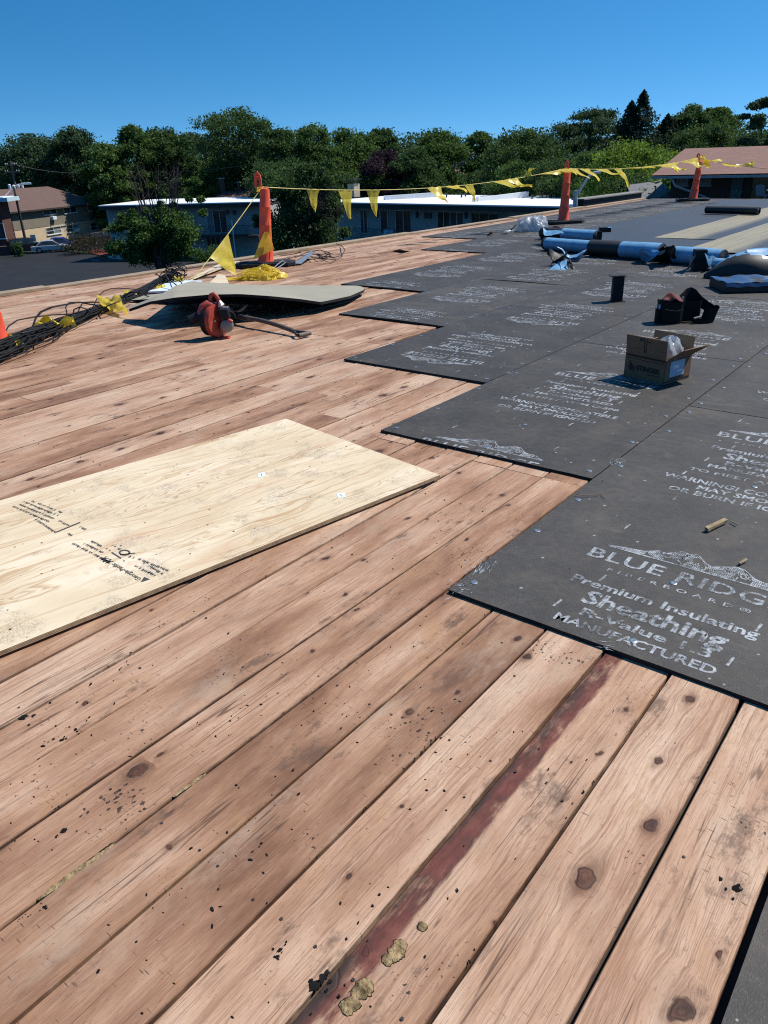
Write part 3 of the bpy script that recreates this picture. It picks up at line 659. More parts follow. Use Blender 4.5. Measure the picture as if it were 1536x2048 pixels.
pr2 = [ploc(249 + 12 * math.cos(t), 1104.5 + 6 * math.sin(t), .0305) for t in [2 * math.pi * k / 16 for k in range(16)]]; pr3 = [ploc(249 + 8 * math.cos(t), 1104.5 + 3.6 * math.sin(t), .0305) for t in [2 * math.pi * k / 16 for k in range(16)]]
ink.add(pr2 + pr3, [(k, (k+1) % 16, 16 + (k+1) % 16, 16 + k) for k in range(16)])
io = ink.build('ink_stamp', M['ink'], ply); io.location.z = .0003; io = ink2.build('ink_stamp', M['ink'], ply); io.location.z = .0003
for sx in (-.45, .45):                                    # battens that hold it off the boards
    MB().box((sx, .1, .007), (.05, 1.8, .0135)).build('batten', M['deck_base'], ply)
# ---------------------------------------------------------------- channelizer posts
def channelizer(label, loc, rz, lean=(0, 0), base=True, hook=True):
    t = thing('channelizer_post', label, 'safety post', loc, rz, 'orange channelizer posts carrying the flag line')
    prof = [(.118, .055), (.118, .075), (.104, .10), (.100, .30)]
    for z in (.30, .52, .74): prof += [(.1000 - z * .035, z), (.1016 - z * .035, z + .004), (.1016 - z * .035, z + .009), (.0992 - z * .035, z + .014)]
    prof += [(.066, .94), (.062, .965), (.030, .972)]
    b = MB().lathe(prof, 24).build('post_body', M['orange'], t, smooth=True)
    hp = [(-.030, 0, .965), (-.032, 0, 1.06), (-.026, 0, 1.12), (0, 0, 1.155), (.026, 0, 1.12), (.032, 0, 1.06), (.030, 0, .965)]
    MB().tube(hp, .0155, 8, flat=1.3).build('handle', M['orange'], t, smooth=True)
    bm = MB(); n = 8; c = .11
    o = [(-.42 + c, -.20), (.42 - c, -.20), (.42, -.20 + c * .7), (.42, .20 - c * .7), (.42 - c, .20), (-.42 + c, .20), (-.42, .20 - c * .7), (-.42, -.20 + c * .7)]
    bm.prism(o, .012, .058); bm.prism([(x * .84, y * .8) for x, y in o], .0585, .068)
    bm.build('rubber_base', M['rubber'], t, bevel=.006)
    for x in (-.3, .3): MB().box((x, 0, .0715), (.13, .05, .006)).build('base_grip', M['rubber'], t, bevel=.002)
    b.rotation_euler = (lean[0], lean[1], 0); t.children[1].rotation_euler = (lean[0], lean[1], 0)
    return t
q1 = at(532, 533); q2 = at(1126, 447, ST); q3 = at(1385, 402, ST)
channelizer('orange channelizer post with a yellow pennant clinging to it, above the yellow tangle', (q1.x, q1.y, 0), RZ + .10, (0, .085)).scale = (1, 1, 1.05)
channelizer('orange channelizer post on the dark sheathing between the plastic lump and the blue rolls', (q2.x, q2.y, ST), RZ + .32, (0, .02))
channelizer('smallest orange channelizer post, farthest back in front of the brown-roofed brick house', (q3.x, q3.y, ST), RZ - .1, (0, .06))
q4 = at(-6, 700); channelizer('orange channelizer post cut off by the left border, behind the black cable heap', (q4.x, q4.y, 0), RZ + 1.2)

# ---------------------------------------------------------------- pennant lines
def pennant_geo(a, b, tip, seed, curl=.03, blunt=.12):
    rr = random.Random(seed); a, b, tip = Vector(a), Vector(b), Vector(tip); ph = rr.uniform(0, 6.28); nrm = (b - a).cross(tip - (a + b) / 2).normalized()
    def fn(u, v):
        l = a.lerp(b, u); w = 1 - v * (1 - blunt); m = a.lerp(b, .5); base = m + (l - m) * w; d = tip - m
        p = base + d * v
        return p + nrm * curl * (math.sin(v * 4.2 + ph) * v + .5 * math.sin(u * 5 + v * 3 + ph) * v + .35 * math.sin(u * 11 + v * 9 + ph)) + Vector((0, 0, curl * .3 * math.sin(v * 7 + ph)))
    return MB().grid(fn, 6, 10)
def pennant_line(label, A, B, sag, pens, r=.005):
    t = thing('pennant_line', label, 'flag line', A, 0, 'yellow pennant lines round the roof edge'); A, B = Vector(A), Vector(B)
    P = lambda s: A.lerp(B, s) - Vector((0, 0, sag * 4 * s * (1 - s)))
    MB().tube([P(i / 24) - A for i in range(25)], r, 5).build('rope', M['yellow_rope'], t)
    for i, (px, wd, dx, dz, dy, curl) in enumerate(pens):
        lo, hi = 0., 1.
        s = min((k / 400 for k in range(401)), key=lambda k: abs(pj(P(k))[0] - px)); L = (B - A).length
        wd *= 1.3; a = P(s - wd / 2 / L) - A; b = P(s + wd / 2 / L) - A; m = (a + b) / 2
        rt = Vector((.785, .619, 0)); aw = Vector((-.619, .785, 0))
        tip = m + rt * dx + aw * dy + Vector((0, 0, dz))
        pennant_geo(a, b, tip, i * 7 + int(px), curl).build('pennant', M['yellow'], t, smooth=True)
    return t
T1 = far(524, 374, math.hypot(q1.x, q1.y)); T2 = far(1131, 337, math.hypot(q2.x, q2.y)); T3 = far(1395, 316, math.hypot(q3.x, q3.y))
pennant_line('yellow flag line sagging across the trees from the cable-side orange post to the middle post', T1, T2, .17, [
    (513, .10, -.06, -.06, -.1, .03), (627, .18, -.01, -.31, 0, .03), (690, .21, .06, -.40, 0, .02), (747, .21, .01, -.39, .02, .03), (868, .26, .20, -.26, -.1, .035), (905, .26, .24, -.09, -.1, .03), (938, .2, .10, -.26, 0, .03),
    (1000, .3, .36, -.12, -.15, .03), (1022, .26, .36, -.17, -.1, .04), (1054, .2, .10, .15, 0, .04), (1095, .5, .30, -.02, .1, .02), (1125, .3, .22, -.10, -.3, .03)])
pennant_line('yellow flag line blown out flat between the middle orange post and the farthest post', T2, T3, .10, [
    (1145, .3, .30, -.2, -.2, .02), (1170, .35, .30, -.22, -.1, .03), (1200, .4, .45, -.13, 0, .03), (1236, .3, .30, -.36, 0, .03), (1265, .6, .5, -.02, 0, .02), (1300, .5, .5, .0, 0, .02), (1325, .4, .42, -.14, 0, .04), (1340, .4, .4, -.18, 0, .04), (1350, .3, .1, -.22, 0, .04), (1370, .5, .45, -.12, 0, .04), (1388, .4, .3, -.2, 0, .05)])
T4 = far(1640, 345, 20.)
pennant_line('yellow flag line running from the farthest post out past the right border', T3, T4, .06, [
    (1400, .3, .1, .1, 0, .05), (1412, .45, .4, -.06, 0, .04), (1408, .3, .2, -.18, 0, .05), (1455, .35, .35, -.1, 0, .05), (1496, .3, .12, .13, 0, .05)])
e1 = at(383, 562, .02)
pennant_line('yellow flag line slanting down to the cable heap with one big flag', T1, e1, .02, [(438, .36, .20, -.35, -.05, .02)], .005)
# flag clinging to the first post
c = Vector((q1.x, q1.y, 0)); rt = Vector((.785, .619, 0)); tw = Vector((.619, -.785, 0))
fl = MB()
def wrapfn(u, v):                                          # hangs from the rope, wrapped over the tube's near side
    x = -.20 * (v) + u * (.05 + .27 * v); z = .47 - .36 * v + u * v * .13
    d = .118 if abs(x) < .1 else .118 - (abs(x) - .1) * .5
    return rt * (x + .04) + tw * (d + .012 * math.sin(u * 5 + v * 4)) + Vector((0, 0, z))
fl.grid(wrapfn, 10, 14)
fl.tube([rt * .075 + tw * .04 + Vector((0, 0, .95)), rt * .105 + tw * .05 + Vector((0, 0, .6)), rt * .13 + tw * .06 + Vector((0, 0, .2)), rt * .12 + tw * .12 + Vector((0, 0, .06))], .004, 5)
o = fl.build('pennant', M['yellow'], None, smooth=True, loc=c); tag(o, 'yellow pennant clinging to the lower half of the orange post by the cables', 'flag', 'loose yellow pennants')
# crumpled heap of the rest of the line at its foot
c = at(531, 557); hb = MB(); rr = random.Random(8)
def heap(u, v):
    a = u * 2 * math.pi; r = (1 - v) ; rx, ry = .25, .22
    z = .16 * (v ** .6) * (.75 + .25 * math.sin(a * 3 + 1)) + .022 * math.sin(a * 9 + v * 11) * (1 - v * .5)
    k = 1 + .16 * math.sin(a * 5 + 2) + .08 * math.sin(a * 13)
    x, y = math.cos(a) * r * rx * k, math.sin(a) * r * ry * k
    return (x - .10 * (1 - v) * (math.cos(a) < -.3), y, max(.004, z))
hb.grid(heap, 60, 12)
hb.build('film_heap', M['yellow'], (th := thing('pennant_heap', 'bright yellow crumpled heap of flag line at the foot of the orange post', 'flag line heap', c, RZ)), smooth=True)
sb = MB()
for i in range(46):
    a = rr.uniform(0, 6.28); r0 = rr.uniform(.03, .22); p = []
    for k in range(9):
        q = a + k * rr.uniform(.1, .22); rad = r0 + rr.gauss(0, .02); x, y = math.cos(q) * rad * 1.05, math.sin(q) * rad * .85
        p.append((x - (.12 if x < -.1 else 0), y, .012 + .16 * max(0, 1 - math.hypot(x / .27, y / .23)) ** .7 + rr.uniform(0, .012)))
    sb.tube(p, rr.uniform(.003, .006), 4, flat=.5)
sb.build('strands', M['yellow'], th, smooth=True)
sb = MB()
for i in range(12):
    y0 = rr.uniform(-.24, .0); p = [(-.2 - k * .07 + rr.gauss(0, .015), y0 - k * .012 + rr.gauss(0, .012), .02 + rr.uniform(0, .012) + .05 * math.exp(-k)) for k in range(7)]
    sb.tube(p, .007, 4, flat=.5)
sb.build('loose_strands', M['yellow'], th, smooth=True)
lt = MB().tube([at(548, 540, .07), at(560, 533, .08), at(571, 525, .09), at(566, 521, .1), at(556, 528, .10), at(545, 538, .08)], .006, 6); tag(lt.build('white_tie', M['clear'], None, smooth=True), 'thin white tie looped over the rubber base beside the yellow heap', 'tie')

# ---------------------------------------------------------------- heap of black cables along the boards
ct = thing('cable_heap', 'heap of many thin black cables trailing along the bare boards with yellow flags', 'cables', at(130, 672))
spine = [(-5.30, 1.55), (-5.85, 2.25), (-6.16, 2.80), (-6.55, 3.30), (-6.90, 3.85), (-7.22, 4.38), (-7.60, 4.95), (-7.92, 5.45), (-8.30, 5.90), (-8.75, 6.45)]
wid = [.36, .34, .32, .27, .20, .14, .16, .14, .12, .14]
def spt(s):
    f = s * (len(spine) - 1); i = min(int(f), len(spine) - 2); u = f - i
    a, b = Vector(spine[i]), Vector(spine[i + 1]); t = (b - a).normalized(); return a.lerp(b, u), Vector((-t.y, t.x)), wid[i] * (1 - u) + wid[i + 1] * u
rr = random.Random(21); base_c = ct.location
for i in range(96):
    s0 = rr.choice([0, 0, 0, rr.uniform(0, .45)]); s1 = rr.choice([.62, .75, .92, 1.0, rr.uniform(.4, 1.)]);
    if s1 - s0 < .2: s1 = min(1, s0 + .35)
    off = rr.gauss(0, .36); off = max(-1., min(1., off)); ph = rr.uniform(0, 6.28); n = int(26 * (s1 - s0)) + 6; P = []; lv = rr.random()
    am = rr.uniform(.05, .25)
    for k in range(n + 1):
        s = s0 + (s1 - s0) * k / n; c, nr, wd = spt(min(s, .9999))
        o = off + am * math.sin(ph + s * 17) + rr.gauss(0, .03)
        z = .008 + max(0, 1 - abs(o)) * .11 * lv * (wd / .3) + .012 * abs(math.sin(s * 23 + ph))
        if i > 90 and .35 < (k / n) < .65: z += .10 * math.sin((k / n - .35) / .3 * math.pi); o += .9 * math.sin((k / n - .35) / .3 * math.pi)
        P.append((c.x + nr.x * o * wd - base_c.x, c.y + nr.y * o * wd - base_c.y, z))
    MB().tube(P, rr.uniform(.0045, .0068), 5).build('cable', M['cable'], ct, smooth=True)
loops = [[(150, 640), (158, 615), (165, 602), (190, 606), (205, 615), (196, 625)], [(200, 620), (215, 608), (235, 600), (262, 600)], [(146, 625), (148, 615), (160, 610), (176, 615), (170, 628)], [(30, 672), (45, 662), (72, 656), (82, 662)], [(240, 592), (262, 580), (280, 583), (300, 590)],
         [(300, 578), (325, 562), (345, 560), (360, 572), (352, 578), (330, 580)], [(335, 560), (345, 548), (352, 556), (362, 560), (368, 572)], [(338, 556), (348, 540), (360, 548), (366, 562)]]
for j, lp in enumerate(loops):
    P = []
    for k, (px, py) in enumerate(lp):
        z = .03 + .10 * math.sin(math.pi * k / (len(lp) - 1)); p = at(px, py + 4, z) - base_c; P.append((p.x, p.y, z))
    Q = []
    for k in range(len(P) - 1):
        for u in (0, .33, .66): Q.append(tuple(P[k][i] * (1 - u) + P[k + 1][i] * u for i in range(3)))
    Q.append(P[-1]); MB().tube(Q, .0065, 5).build('cable', M['cable'], ct, smooth=True)
for j in range(16):                                        # tangled end by the grey board
    c = at(rr.uniform(330, 362), rr.uniform(545, 570), 0); P = []; a = rr.uniform(0, 6.28); rad = rr.uniform(.06, .17)
    for k in range(14):
        a += rr.uniform(.25, .5); P.append((c.x - base_c.x + math.cos(a) * rad * rr.uniform(.8, 1.1), c.y - base_c.y + math.sin(a) * rad * .6, .02 + .08 * abs(math.sin(a * .8 + j)) + rr.random() * .02))
    MB().tube(P, .0065, 5).build('cable', M['cable'], ct, smooth=True)
# yellow flags caught in the cables
def loose_flag(label, pts, seed, amp=.03, mat='yellow'):
    """pts: four corners as (px, py, z) - crumpled quad"""
    C = [at(*p) for p in pts]; c = sum(C, Vector()) / 4; c.z = 0; rr = random.Random(seed); a, b = rr.uniform(0, 6), rr.uniform(0, 6)
    def fn(u, v):
        p = C[0].lerp(C[1], u).lerp(C[3].lerp(C[2], u), v) - c
        p.z += amp * (math.sin(u * 7 + a + v * 2) * .5 + math.sin(v * 9 + b - u * 4) * .5 + .5 * math.sin(u * 17 + v * 13)) ; p.z = max(.006, p.z)
        p.x += amp * .3 * math.sin(v * 8 + a) ; p.y += amp * .3 * math.sin(u * 9 + b); return p
    o = MB().grid(fn, 12, 12).build('pennant', M[mat], None, smooth=True, loc=c)
    return tag(o, label, 'flag', 'loose yellow pennants')
loose_flag('yellow pennant draped over the black cables at the left corner of the grey board', [(193, 592, .12), (238, 596, .12), (254, 627, .05), (205, 612, .07)], 1, .03)
loose_flag('wide crumpled yellow pennant lying behind the middle of the cable heap', [(78, 642, .10), (140, 636, .12), (150, 652, .03), (70, 660, .03)], 2, .05)
loose_flag('yellow pennant beside the orange post at the left border', [(10, 662, .14), (24, 680, .08), (52, 690, .04), (34, 696, .03)], 3, .03)
loose_flag('small yellow pennant scrap under the cables left of the wide crumpled one', [(40, 672, .04), (66, 664, .05), (72, 674, .02), (50, 684, .02)], 4, .03)
loose_flag('yellow pennant twisted among the cable ends nearest the grey board', [(238, 588, .06), (262, 584, .05), (276, 592, .03), (244, 597, .03)], 5, .03)
loose_flag('yellow pennant scrap tucked in the cable tangle below the slanting flag line', [(308, 574, .06), (328, 569, .07), (332, 577, .03), (314, 580, .03)], 6, .02)
loose_flag('yellow knot at the very end of the slanting flag line', [(348, 556, .09), (368, 552, .1), (368, 564, .04), (350, 563, .04)], 7, .02)

# ---------------------------------------------------------------- grey boards and pale lumber
def curve_pts(L, n):
    P = [at(*p) for p in L]; d = [0]
    for a, b in zip(P[:-1], P[1:]): d.append(d[-1] + (b - a).length)
    out = []
    for k in range(n + 1):
        s = d[-1] * k / n; i = max(j for j in range(len(d)) if d[j] <= s + 1e-9); i = min(i, len(P) - 2); out.append(P[i].lerp(P[i + 1], (s - d[i]) / (d[i + 1] - d[i])))
    return out
def warped_board(name, label, near, farc, th=.014, mats=('greyboard', 'blackedge')):
    n = 64; A, B = curve_pts(near, n), curve_pts(farc, n); c = sum(A + B, Vector()) / (2 * n + 2); c.z = 0
    sm = lambda P: [P[0]] + [(P[i - 1] + P[i] * 2 + P[i + 1]) / 4 for i in range(1, n)] + [P[n]]
    B = sm(B)
    g = MB().grid(lambda u, v: A[round(u * n)].lerp(B[round(u * n)], v) - c, n, 8, 0, th); k = n * 8; g.m = [0] * k + [1] * (len(g.f) - k)
    o = g.build(name, [M[mats[0]], M[mats[1]]], None, smooth=False, loc=c); return tag(o, label, 'board')
warped_board('grey_coverboard', 'large warped grey coverboard with a raised black near edge behind the leaf blower',
    [(258, 618, .12), (300, 603, .21), (350, 595, .27), (420, 589, .27), (480, 588, .26), (540, 592, .22), (600, 598, .16), (642, 604, .11), (700, 592, .09), (727, 580, .07)],
    [(262, 612, .12), (320, 590, .22), (352, 571, .20), (384, 562, .13), (470, 569, .14), (560, 570, .11), (640, 571, .09), (690, 571, .08), (718, 571, .07), (729, 576, .07)], .026)
warped_board('black_shade_board', 'black board added under the large warped coverboard to deepen its shadow',  # added slab, its black faces stand in for deep shade under the coverboard
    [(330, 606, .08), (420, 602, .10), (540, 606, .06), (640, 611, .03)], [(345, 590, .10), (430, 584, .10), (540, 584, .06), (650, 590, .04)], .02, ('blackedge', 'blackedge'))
warped_board('grey_coverboard', 'lower grey coverboard peeking out under the left end of the large warped one',
    [(262, 600, .03), (320, 597, .06), (380, 594, .09), (430, 593, .10)], [(290, 590, .03), (330, 586, .05), (390, 584, .08), (440, 585, .09)])
def plank_piece(label, quad, th=.02, mat='pale', name='lumber_piece', group=None):
    C = [at(*p) for p in quad]; c = sum(C, Vector()) / 4; c.z = 0
    g = MB().grid(lambda u, v: C[0].lerp(C[1], u).lerp(C[3].lerp(C[2], u), v) - c, 2, 2, 0, th)
    return tag(g.build(name, M[mat], None, loc=c, bevel=0), label, 'board', group)
plank_piece('long pale board lying between the orange post and the grey coverboard', [(352, 570, .05), (380, 556, .05), (480, 522, .04), (446, 524, .04)])
plank_piece('short pale board end standing proud of the yellow heap, behind the coverboard', [(418, 566, .04), (436, 548, .05), (450, 550, .05), (458, 567, .04)])
plank_piece('flat white foam offcut under the cable tangle and coverboard', [(296, 583, .04), (344, 560, .04), (404, 561, .06), (372, 580, .06)], .02, 'sticker', 'foam_offcut')
plank_piece('dark flat strip leaning beside the pale board end', [(424, 553, .05), (432, 551, .05), (440, 566, .03), (430, 566, .03)], .01, 'darkplastic', 'dark_strip')
plank_piece('bare metal strip lying on the boards right of the rubber base', [(588, 527, .03), (622, 502, .10), (630, 504, .10), (602, 527, .03)], .006, 'steel', 'metal_strip')
# thin brown cable coil right of the post
cc = thing('cable_coil', 'thin brown cable in loose loops on the boards right of the metal strip', 'cable', at(640, 515)); bc = cc.location
for j, lp in enumerate([[(566, 522), (590, 512), (620, 509), (650, 508), (680, 508)], [(590, 515), (612, 505), (640, 500), (660, 506), (650, 513), (628, 515), (612, 508)], [(622, 507), (645, 512), (668, 515), (685, 510), (690, 500), (684, 492), (672, 487)], [(600, 520), (640, 517), (672, 519)], [(632, 509), (646, 516), (662, 512), (648, 505)], [(560, 512), (588, 508), (606, 503)]]):
    P = [];
    for k in range(len(lp) - 1):
        for u in (0, .25, .5, .75): P.append((lp[k][0] * (1 - u) + lp[k + 1][0] * u, lp[k][1] * (1 - u) + lp[k + 1][1] * u))
    P.append(lp[-1]); MB().tube([at(x, y, .02 + .05 * abs(math.sin(k * .35 + j))) - bc + Vector((0, 0, 0)) for k, (x, y) in enumerate(P)], .0075, 5).build('cable', M['cable_brown'], cc, smooth=True)
plank_piece('loose wood flake lifted off the bare boards near the sheathing', [(779, 503, .0), (800, 498, .05), (806, 500, .05), (822, 503, .0)], .004, 'edgeboard', 'wood_flake')

# ---------------------------------------------------------------- leaf blower
c = at(438, 676); lb = thing('leaf_blower', 'red handheld leaf blower standing upright in front of the grey coverboard', 'leaf blower', c, RZ)
# local x = picture right, y = away, z up; the fan housing is a disc seen a little from its edge
K = 1.0
def disc(cx, cz, r, y0, y1, name, m, n=28, taper=1., tilt=.0, rz=.0):
    mb = MB(); prof = [(r * taper, y0), (r, y0 + .012), (r, y1 - .012), (r * taper, y1)]
    mb.lathe(prof, n); R = Matrix.Rotation(rz, 3, 'Z') @ Matrix.Rotation(-math.pi / 2, 3, 'X')
    mb.v = [tuple(R @ Vector(p) + Vector((cx, 0, cz))) for p in mb.v]; return mb.build(name, M[m], lb, smooth=True)
TZ = math.radians(62)                                      # housing turned so that it is seen half from its rim
disc(.0, .150, .142, -.028, .028, 'back_plate', 'red', 36, .97, rz=TZ)
disc(-.045, .150, .128, -.035, .035, 'fan_housing', 'darkplastic', 32, .8, rz=TZ)
gr = MB()
for k in range(7): gr.box((-.085, -.02 - .000 * k, .08 + k * .02), (.006, .11, .006))
gr.build('fan_grille', M['darkplastic'], lb)
ar = MB(); ar.tube([(-.125, -.03, .155), (-.12, -.03, .215), (-.095, -.025, .262), (-.055, -.02, .285), (-.015, -.015, .275)], [.030, .036, .040, .040, .032], 12, flat=.9); ar.build('volute_cover', M['red'], lb, smooth=True)
hd = MB(); hd.tube([(-.030, 0, .27), (-.032, 0, .32), (-.022, -.002, .358), (.0, -.004, .366), (.020, -.006, .352), (.036, -.008, .318), (.042, -.008, .275), (.036, -.006, .235)], [.016, .017, .017, .017, .018, .019, .019, .017], 10); hd.build('handle', M['red'], lb, smooth=True)
MB().tube([(-.020, 0, .33), (-.006, 0, .32), (.0, 0, .30)], .008, 8).build('trigger', M['darkplastic'], lb, smooth=True)
tb = MB(); tb.tube([(-.10, -.02, .20), (-.15, -.03, .185), (-.185, -.035, .170), (-.215, -.04, .160)], [.040, .042, .042, .044], 16); tb.build('blower_tube', M['darkplastic'], lb, smooth=True)
MB().box((.075, -.01, .205), (.085, .12, .085)).build('engine_cover', M['darkplastic'], lb, smooth=True, bevel=.014)
MB().box((.080, -.012, .253), (.060, .07, .012)).build('cover_screw_plate', M['alu'], lb, bevel=.004)
MB().tube([(.045, -.02, .262), (.058, -.022, .300), (.068, -.024, .275)], [.018, .024, .02], 10).build('spark_plug_cap', M['tank'], lb, smooth=True)
ft = MB(); ft.lathe([(.03, -.045), (.052, -.035), (.056, 0), (.052, .035), (.03, .045)], 16); ft.v = [tuple(Matrix.Rotation(math.pi / 2, 3, 'X') @ Vector(p) + Vector((.085, -.02, .105))) for p in ft.v]; ft.build('fuel_tank', M['alu'], lb, smooth=True)
MB().tube([(.10, -.05, .155), (.128, -.055, .148), (.142, -.055, .140)], [.016, .018, .014], 10).build('fuel_cap', M['red'], lb, smooth=True)
MB().tube([(.11, .0, .215), (.135, .0, .21), (.150, .01, .185), (.150, .01, .16)], .012, 8).build('throttle_housing', M['darkplastic'], lb, smooth=True)
ft = MB(); ft.prism([(-.035, -.085), (.10, -.06), (.10, .02), (-.035, .07)], .0, .012); ft.build('foot', M['red'], lb, bevel=.003)
MB().tube([(.0, -.066, .155), (.0, -.07, .155)], .008, 8).build('screw', M['steel'], lb)

# ---------------------------------------------------------------- shovel
sh = thing('shovel', 'worn black-handled shovel lying on the boards beside the leaf blower', 'shovel', at(600, 667)); b0 = sh.location
p0, p1 = at(592, 664, .035) - b0, at(483, 634, .075) - b0
MB().tube([p1.lerp(p0, u) + Vector((0, 0, .018 * math.sin(u * 3.1))) for u in [k / 10 for k in range(11)]], [.019] * 4 + [.0195] * 7, 10).build('shaft', M['ash'], sh, smooth=True)
d = (p0 - p1).normalized(); sd = Vector((-d.y, d.x, 0)).normalized(); up = Vector((0, 0, 1))
gp = MB(); g0 = p0; tipc = p0 + d * .11
gp.tube([g0 - d * .03, g0 + sd * .03 + d * .03, g0 + sd * .055 + d * .07, tipc + sd * .058], [.016, .012, .011, .012], 8); gp.tube([g0 - d * .03, g0 - sd * .03 + d * .03, g0 - sd * .055 + d * .07, tipc - sd * .058], [.016, .012, .011, .012], 8)
gp.build('handle_yoke', M['wornsteel'], sh, smooth=True); MB().tube([tipc - sd * .062, tipc + sd * .062], .019, 10).build('hand_grip', M['ash'], sh, smooth=True)
bl = MB()
def blade(u, v): 
    x = (u - .5) * .20 * (1 - .15 * v); q = p1 - d * (.02 + .26 * v) + sd * x; q = q + Vector((0, 0, .045 - .055 * v + .05 * (abs(u - .5) * 2) ** 2 * (1 - v * .5))); return q
bl.grid(blade, 8, 8, 0, .004); bl.build('blade', M['wornsteel'], sh, smooth=True)
MB().tube([p1 + d * .10, p1 - d * .02, p1 - d * .10 + Vector((0, 0, -.02))], [.022, .024, .010], 10).build('socket', M['wornsteel'], sh, smooth=True)
plank_piece('small weathered wood scrap on the boards behind the shovel blade', [(487, 631, .05), (496, 628, .06), (500, 631, .03), (490, 633, .03)], .01, 'edgeboard', 'wood_scrap')
plank_piece('grey wood sliver in the shadow edge of the large coverboard', [(512, 610, .01), (520, 609, .03), (526, 611, .02), (516, 613, .01)], .006, 'edgeboard', 'wood_scrap')

# ---------------------------------------------------------------- carton with plastic bag
c0, c1 = at(1247, 752, ST), at(1326, 771, ST); ex = (c1 - c0).normalized(); a = math.atan2(ex.y, ex.x); Wd = (c1 - c0).length; Dp = .26; Hh = .155
bx = thing('cardboard_box', 'open brown cardboard carton with standing flaps and a blue label on the sheathing', 'box', c0, a)
def wall(p, q, z0, z1, name, mats, inward, lab=None):      # thin upright panel between two plan points
    p, q = Vector((*p, 0)), Vector((*q, 0)); n = Vector((-(q - p).y, (q - p).x, 0)).normalized() * .004 * inward
    mb = MB(); mb.prism([tuple(p[:2]), tuple(q[:2]), tuple((q + n)[:2]), tuple((p + n)[:2])], z0, z1); return mb.build(name, mats, bx)
wall((0, 0), (Wd, 0), .002, Hh, 'carton_front', M['card'], 1); wall((Wd, 0), (Wd, Dp), .002, Hh, 'carton_side', M['card'], 1)
wall((Wd, Dp), (0, Dp), .002, Hh, 'carton_back', M['card_in'], 1); wall((0, Dp), (0, 0), .002, Hh, 'carton_side', M['card'], 1)
MB().box((Wd / 2, Dp / 2, .003), (Wd - .01, Dp - .01, .004)).build('carton_bottom', M['card_in'], bx)
def flap(P, name, m, th=.004):
    P = [Vector(p) for p in P]; n = (P[1] - P[0]).cross(P[3] - P[0]).normalized() * th; mb = MB(); mb.add(P + [p + n for p in P], [(3, 2, 1, 0), (4, 5, 6, 7), (0, 1, 5, 4), (1, 2, 6, 5), (2, 3, 7, 6), (3, 0, 4, 7)]); return mb.build(name, M[m], bx)
flap([(.006, -.003, Hh + .001), (Wd + .004, -.003, Hh + .001), (Wd + .004, -.010, Hh + .118), (.004, -.010, Hh + .118)], 'flap', 'card')
flap([(.0, Dp + .004, Hh + .001), (Wd - .002, Dp + .004, Hh + .001), (Wd, Dp + .012, Hh + .105), (.004, Dp + .012, Hh + .105)], 'flap', 'card_in')
flap([(Wd + .003, .004, Hh), (Wd + .003, Dp - .004, Hh), (Wd + .105, Dp + .01, Hh + .075), (Wd + .095, .03, Hh + .075)], 'flap', 'card')
flap([(-.001, .01, Hh), (-.001, Dp - .01, Hh), (.055, Dp - .03, Hh + .07), (.06, .04, Hh + .06)], 'flap', 'card_in')
bp = MB()
def bstripe(x0, x1, z0, z1, y=-.0012): bp.add([(x0, y, z0), (x1, y, z0), (x1, y, z1), (x0, y, z1)], [(0, 1, 2, 3)])
bstripe(.012, Wd - .004, Hh - .016, Hh - .004); bstripe(.012, Wd - .004, Hh - .030, Hh - .026)
v, f = text_mesh('STINGER', .175, .030, .05); bp.add([(Wd * .60 + x, -.0012, .060 + y) for x, y, _ in v], f)
v, f = text_mesh('FASTENERS', .085, .009, .01); v2 = [(Wd * .72 + x, -.0012, .043 + y) for x, y, _ in v]
for k in range(10): bstripe(Wd * .58 + k * .0095, Wd * .58 + k * .0095 + .0065, .042, .048)
rr = random.Random(2)
for k in range(9):                                          # the wasp emblem: wings, body, sting
    aa = 2.2 + k * .48; L = .034 * rr.uniform(.7, 1.1); x, z = .062, .078; bp.add([(x, -.0012, z), (x + math.cos(aa) * L - .004, -.0012, z + math.sin(aa) * L), (x + math.cos(aa) * L + .004, -.0012, z + math.sin(aa) * L + .004)], [(0, 1, 2)])
bp.add([(.050 + .017 * math.cos(t), -.0014, .072 + .022 * math.sin(t)) for t in [k * .524 for k in range(12)]], [tuple(range(12))])
bp.add([(.012, -.0012, .070), (.05, -.0012, .066), (.05, -.0012, .078)], [(0, 1, 2)])
y = -.0125                                                   # arrow on the front flap
def fpt(x, z): return (x, -.0086 - (z - Hh) / .118 * .007 - .0008, z)
for q in ([(Wd*.46, Hh+.035), (Wd*.475, Hh+.035), (Wd*.475, Hh+.105), (Wd*.46, Hh+.105)], [(Wd*.515, Hh+.035), (Wd*.53, Hh+.035), (Wd*.53, Hh+.105), (Wd*.515, Hh+.105)], [(Wd*.455, Hh+.036), (Wd*.535, Hh+.036), (Wd*.495, Hh+.018)], [(Wd*.36, Hh+.088), (Wd*.46, Hh+.100), (Wd*.46, Hh+.106), (Wd*.36, Hh+.106)], [(Wd*.53, Hh+.09), (Wd*.63, Hh+.088), (Wd*.63, Hh+.093), (Wd*.53, Hh+.095)]):
    bp.add([fpt(*p) for p in q], [tuple(range(len(q)))])
bp.build('carton_print', M['black_ink'], bx)
sp = MB()
def side(y0, y1, z0, z1, x=Wd + .0012): sp.add([(x, y0, z0), (x, y1, z0), (x, y1, z1), (x, y0, z1)], [(0, 1, 2, 3)])
side(.004, Dp - .004, Hh - .014, Hh - .003); side(.004, Dp - .004, .012, .020); side(.05, Dp - .06, .026, .034); sp.build('carton_print', M['black_ink'], bx)
